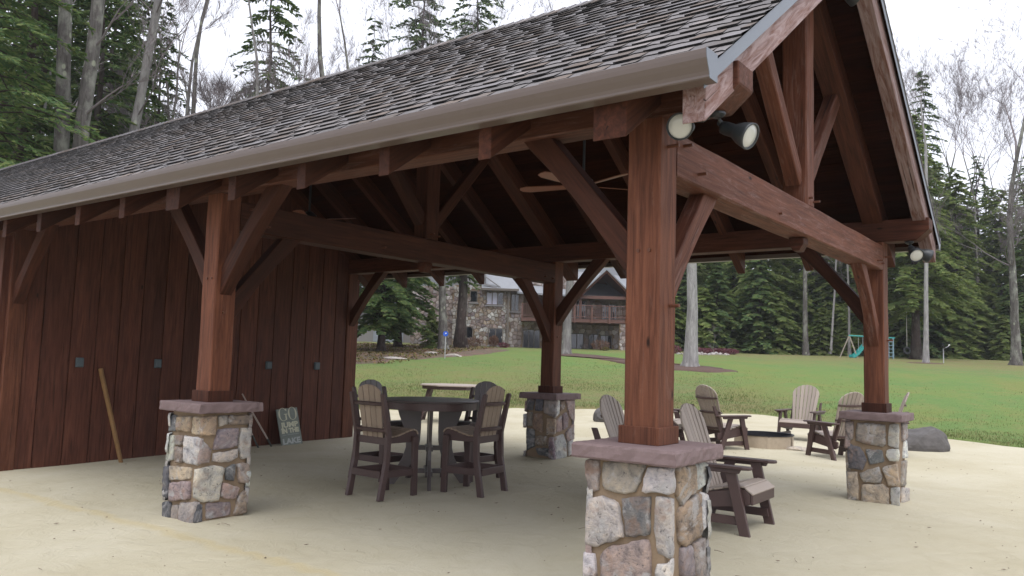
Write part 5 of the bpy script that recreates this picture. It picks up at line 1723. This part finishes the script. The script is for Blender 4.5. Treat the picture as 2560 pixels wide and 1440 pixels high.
# forest edge at the right
gr = 'hemlocks along the far edge of the lawn'
lr = 'tall hemlock in the wood %s'
def zone(px):
    return ('near the whitish trunk beside the nearest post' if px < 1800 else 'between the whitish trunk and the straight grey trunk' if px < 2017 else 'behind the play set' if px < 2240 else 'around the white slender trunk and tyre swing' if px < 2400 else 'at the far right of the lawn')
row = [(1640, 74, 0), (1700, 70, 4), (1770, 77, 3), (1835, 70, 0), (1905, 66, 3), (1965, 72, 4), (2035, 69, 1), (2110, 75, 3), (2150, 67, 4), (2215, 72, 0), (2290, 64, 3), (2345, 70, 4), (2400, 66, 3), (2455, 72, 0), (2510, 69, 4), (2575, 66, 0), (2640, 70, 3), (2720, 66, 0)]
ALLH = [HEM[0], LIGHT[1], LIGHT[0], LIGHT[0], LIGHT[1]]
for px, s, k in row:
    tree('hemlock_tree', ALLH[k], s, T(px, s), rt_.uniform(0, 6), rt_.uniform(.8, .95)*(.85 if px > 2380 else 1), lr % zone(px), gr)
for i in range(22):
    px = 1580+i*56+rt_.uniform(-20, 20); s = rt_.uniform(78, 92)
    tree('hemlock_tree', ALLH[rt_.choice([0, 1, 2, 3])], s, T(px, s), rt_.uniform(0, 6), rt_.uniform(.8, 1.0)*(.86 if px > 2360 else 1), 'back row '+lr % zone(px), gr)
tree('hemlock_tree', HEM[1], 70, T(2318, 70), .8, 1.16, 'tallest pointed hemlock rising over the right end of the pavilion roof', None)
gs = 'young hemlocks at the foot of the wood'
for i in range(34):
    px = 1660+i*31+rt_.uniform(-15, 15); s = rt_.uniform(60.5, 68)
    tree('young_hemlock', SMALL[i % 2], s, T(px, s), rt_.uniform(0, 6), rt_.uniform(.55, 1.15), 'low young hemlock at the wood edge '+zone(px), gs, sx=1.15)
gn = 'bare trees in the wood beyond the lawn'
for px, s, k, sc in ((1800, 74, 1, .9), (2180, 70, 3, .9), (2365, 76, 0, 1.0), (2450, 68, 1, .95), (2420, 80, 2, .9), (2490, 76, 0, .95), (2590, 74, 0, .95), (2530, 84, 2, .95), (2330, 82, 0, 1.05), (2400, 72, 1, 1.0), (2470, 84, 1, 1.1), (2505, 72, 3, 1.0), (1690, 66, 3, .8)):
    tree('bare_tree', BARE[k], s, T(px, s), rt_.uniform(0, 6), sc, 'leafless grey tree among the hemlocks '+zone(px), gn)
tree('maple_tree', BARE[2], 49, T(2542, 49), .9, .82, 'large bare grey tree at the right edge of the photo', None)
tree('birch_tree', bare_tree(87, 20, .155, M['barkbirch'], .7, 3, .4, 4, lean=.02), 49.3, T(2317, 49.3), 0, .95, 'white slender trunk standing at the lawn edge in a dark mulch ring', None)
tree('bare_tree', BARE[0], 60, T(2017, 60), 2.2, .9, 'straight grey trunk at the wood edge left of the play set', None)
tree('birch_tree', bare_tree(88, 17, .10, M['barkbirch'], .7, 3, .4, 4, lean=.07), 60, T(2078, 60), 0, .9, 'thin pale leaning trunk left of the play set', None)
tree('birch_tree', bare_tree(89, 17, .11, M['barkpale'], .7, 3, .4, 4, lean=-.01), 59, T(2127, 59), 0, .9, 'grey stem rising behind the play set slide', None)
tree('hemlock_tree', hemlock(90, 21, 4.8, 4.2, 180, 15, 6, .44, .2, M['needlelight'], .40, .65), 57, T(2293, 57), .5, .85, 'big hemlock with a flared trunk beside the tyre swing', None)
bed('tree_ring_bed', [(48.6, 24.3), (48.4, 25.2), (48.6, 26.1), (49.4, 26.6), (50.1, 25.4), (49.5, 24.2)], M['mulch'], .03, .03)

# ------------------------------------------------------------------ things on and beside the lawn
def LF(s, t, rz=0.0):
    p = at(s, t)
    return Matrix.Translation(p) @ Matrix.Rotation(atan2(RH.y, RH.x)+rz, 4, 'Z')
def place_empty(name, s, t, label, cat, rz=0.0, group=None):
    o = empty(name, (0, 0, 0), 0, label, cat, group)
    o.matrix_world = LF(s, t, rz)
    return o
mk = place_empty('marker_post', 43.5, -3.5, 'slim grey post with round blue marker at the lawn edge', 'marker')
MB().tube([(0, 0, -.1), (0, 0, 1.30)], .025, 7).build('post', M['pole'], mk, I4)
MB().lathe([(0, -.012), (.14, -.012), (.14, .012), (0, .012)], 18, Matrix.Translation((0, -.04, 1.36)) @ Matrix.Rotation(pi/2, 4, 'X')).build('disc', M['blue'], mk, I4)
MB().prism([(-.03, 1.33), (.05, 1.38), (.05, 1.42), (-.01, 1.41)], -.056, -.053).build('emblem', M['white'], mk, I4)

ps = place_empty('play_set', 55.5, 24.7, 'teal and grey play set with slide and ladder beside the right post', 'play set')
for a, b in (((-1.95, .3, -.05), (-1.40, 0, 1.52)), ((-.92, -.3, -.05), (-1.36, 0, 1.52))): MB().bar(a, b, .07, .07).build('leg', M['swingpost'], ps, I4)
MB().tube([(-1.42, 0, 1.55), (1.75, 0, 1.47)], .05, 8).build('top_beam', M['teal'], ps, I4)
MB().tube([(.9, .15, 1.58), (1.35, .15, 1.56)], .04, 8).build('monkey_bar', M['teal'], ps, I4)
for x in (1.30, 1.62): MB().box((x-.045, -.06, -.1), (x+.045, .06, 1.44)).build('ladder_post', M['swingblue'], ps, I4)
for k in range(5): MB().tube([(.85, -.1, .2+k*.25), (1.6, -.1, .2+k*.25)], .025, 6).build('rung', M['swingblue'], ps, I4)
prof = [(-1.30, .10), (-1.12, .10), (-.85, .30), (-.6, .62), (-.40, .84)]
sl_ = MB()
for (x0, z0), (x1, z1) in zip(prof[:-1], prof[1:]):
    sl_.add([(x0, -.32, z0), (x1, -.32, z1), (x1, .22, z1), (x0, .22, z0), (x0, -.32, z0-.05), (x1, -.32, z1-.05), (x1, .22, z1-.05), (x0, .22, z0-.05)], [[0,1,2,3],[4,7,6,5],[0,4,5,1],[1,5,6,2],[2,6,7,3],[3,7,4,0]])
    for y in (-.34, .22):
        sl_.add([(x0, y, z0-.06), (x1, y, z1-.06), (x1, y, z1+.16), (x0, y, z0+.16), (x0, y+.04, z0-.06), (x1, y+.04, z1-.06), (x1, y+.04, z1+.16), (x0, y+.04, z0+.16)], [[0,1,2,3],[4,7,6,5],[0,4,5,1],[1,5,6,2],[2,6,7,3],[3,7,4,0]])
sl_.build('slide', M['teal'], ps, I4)
for x in (-.75, -.45):
    MB().tube([(x, 0, 1.52), (x, 0, .5)], .012, 5).build('chain', M['pole'], ps, I4)

ts = place_empty('tyre_swing', 56, T(2270, 56), 'black tyre swing on a pale rope by the flared hemlock trunk', 'tyre swing')
tm_ = Matrix.Translation((0, 0, .62)) @ Matrix.Rotation(pi/2, 4, 'X') 
MB().lathe([(.13, -.06), (.19, -.085), (.25, -.08), (.275, -.03), (.275, .03), (.25, .08), (.19, .085), (.13, .06), (.15, 0), (.13, -.06)], 28, tm_).build('tyre', M['rubber'], ts, I4, smooth=True)
MB().tube([(0, 0, .86), (0, 0, 3.4)], .022, 6).build('rope', M['rope'], ts, I4)

ds = place_empty('satellite_dish', 50, T(2361, 50), 'small dark satellite dish on a pole at the lawn edge', 'satellite dish')
MB().tube([(0, 0, -.1), (0, 0, .95)], .03, 8).build('mast', M['pole'], ds, I4)
MB().lathe([(0, 0), (.12, .015), (.22, .06), (.22, .075), (.12, .03), (0, .015)], 22, Matrix.Translation((-.05, -.05, 1.05)) @ Matrix.Rotation(radians(62), 4, Vector((.45, 1, 0)))).build('dish', M['black'], ds, I4, smooth=True)
MB().tube([(0, -.02, .92), (.25, -.1, 1.05), (.30, -.1, 1.13)], .018, 6).build('feed_arm', M['pole'], ds, I4)
MB().tube([(.26, -.1, 1.12), (.35, -.1, 1.15)], .035, 8).build('receiver', M['white'], ds, I4)

def shrub(name, s, t, h, w, mat, n, label, seed, lL=.16, lW=.03, cat='shrub', group=None):
    r = np.random.RandomState(seed)
    o = place_empty(name, s, t, label, cat, group=group)
    st = MB()
    for k in range(7):
        a = r.uniform(0, 2*pi); q = r.uniform(.2, .8)
        st.tube([(0, 0, -.05), (cos(a)*w*.3*q, sin(a)*w*.3*q, h*.4), (cos(a)*w*.45*q, sin(a)*w*.45*q, h*.85)], [.02, .013, .006], 4)
    st.build('stem', M['shrubtwig'], o, I4)
    C = r.normal(0, 1, (n, 3)); C /= np.linalg.norm(C, axis=1)[:, None]
    C *= (r.uniform(.3, 1, n)**.5)[:, None]*np.array([w/2, w/2, h/2]); C[:, 2] += h*.52
    D = C-np.array([0, 0, h*.1])+r.normal(0, .25, (n, 3)); D /= np.linalg.norm(D, axis=1)[:, None]
    S = np.cross(D, r.normal(0, 1, (n, 3))); S /= np.linalg.norm(S, axis=1)[:, None]
    add_obj('foliage', leaf_mesh('foliage', C, D, S, r.uniform(.6, 1.4, n)*lL, r.uniform(.6, 1.4, n)*lW, mat), o, I4)
    return o
shrub('bare_shrub', 61.5, T(1238, 61.5), .95, .8, M['shrubtwig'], 900, 'round leafless shrub below the double window of the house', 1)
shrub('red_shrub', 61.5, T(1263, 61.5), .45, .9, M['barberry'], 500, 'low maroon shrub beside the house downspout', 2, .1, .05)
shrub('bare_shrub', 61.5, T(1190, 61.5), .75, 1.5, M['shrubtwig'], 900, 'wide rusty shrub below the small lower house window', 3)
shrub('bare_shrub', 61.5, T(1505, 61.5), .8, 1.5, M['shrubtwig'], 800, 'tangled brown shrub below the house deck windows', 4)
shrub('yellow_flowers', 60.5, T(1517, 60.5), .3, .6, M['leaf_moss'], 250, 'clump of yellow green plants in front of the house deck', 5, .1, .05)
shrub('maroon_shrub', 55.5, T(1692, 55.5), .6, .9, M['barberry'], 500, 'maroon shrub at the left of the rock edged bed', 6, .1, .05)
for i, (px, s, w) in enumerate(((1752, 58, 1.5), (1780, 57.5, 1.6), (1806, 57, 1.5), (1830, 56, 1.2), (1765, 56, 1.1))):
    shrub('barberry', s, T(px, s), .42, w, M['barberry'], 700, 'low maroon groundcover clump in the rock edged bed', 10+i, .1, .05, 'shrub', 'maroon clumps in the rock edged bed')
tree('small_bare_tree', bare_tree(91, 4.2, .05, M['barkpale'], .3, 4, .8, 3), 55.6, T(1786, 55.6), 0, .45, 'tiny leafless tree in the rock edged bed on the lawn', None)
for i in range(14):
    px = 1700+i*9.5+rt_.uniform(-3, 3); s = 54.3+rt_.uniform(-.3, .3)
    p = at(s, T(px, s))
    boulder('edging_stone', (p.x, p.y, p.z+.05), (rt_.uniform(.14, .3), rt_.uniform(.12, .22), rt_.uniform(.1, .2)), 60+i, (.27, .25, .24), 'grey stone edging the maroon bed on the lawn', rt_.uniform(0, 3), 'stones edging the maroon bed', 'stone', 2)
for i, (px, s, sx, lab) in enumerate(((985, 41.5, .9, 'flat pale rock in the leaf litter left of the blue marker'), (1083, 47, .45, 'pale rock at the foot of the mossy grey trunk'), (1140, 45.5, .6, 'flat rock in the leaf litter right of the blue marker'))):
    p = at(s, T(px, s))
    boulder('flat_rock', (p.x, p.y, p.z+.08), (sx, sx*.5, .13), 80+i, (.36, .33, .31), lab, .3, None, 'rock', 2)
# moss, weeds and fallen leaves round the trees by the house
r = np.random.RandomState(8)
n = 9000
s_ = r.uniform(38, 60, n); t_ = r.uniform(-13, .5, n)
keep = t_ < -5.5+(s_-38)*.22
s_, t_ = s_[keep], t_[keep]
C = np.array([tuple(at(a, b, .09+.05*c)) for a, b, c in zip(s_, t_, r.uniform(0, 1, len(s_)))])
D = r.normal(0, 1, C.shape)*np.array([1, 1, .35]); D /= np.linalg.norm(D, axis=1)[:, None]
S = np.cross(D, r.normal(0, .4, C.shape)+np.array([0, 0, 1])); S /= np.linalg.norm(S, axis=1)[:, None]
tag(add_obj('fallen_leaves', leaf_mesh('fallen_leaves', C, D, S, r.uniform(.06, .2, len(C)), r.uniform(.05, .12, len(C)), M['leaf_moss'])), kind='stuff')

# ------------------------------------------------------------------ thin damp air
hz = bpy.data.materials.new('damp_air')
hz.use_nodes = True
hn, hl = hz.node_tree.nodes, hz.node_tree.links
hn.clear()
ho = hn.new('ShaderNodeOutputMaterial')
hv = hn.new('ShaderNodeVolumePrincipled')
hv.inputs['Color'].default_value = (0.93, 0.95, 1.0, 1)
hv.inputs['Density'].default_value = 0.0004
hl.new(hv.outputs[0], ho.inputs['Volume'])
hb = MB().box((-450, -450, -2.0), (450, 450, 62)).build('haze', hz)
tag(hb, kind='stuff')
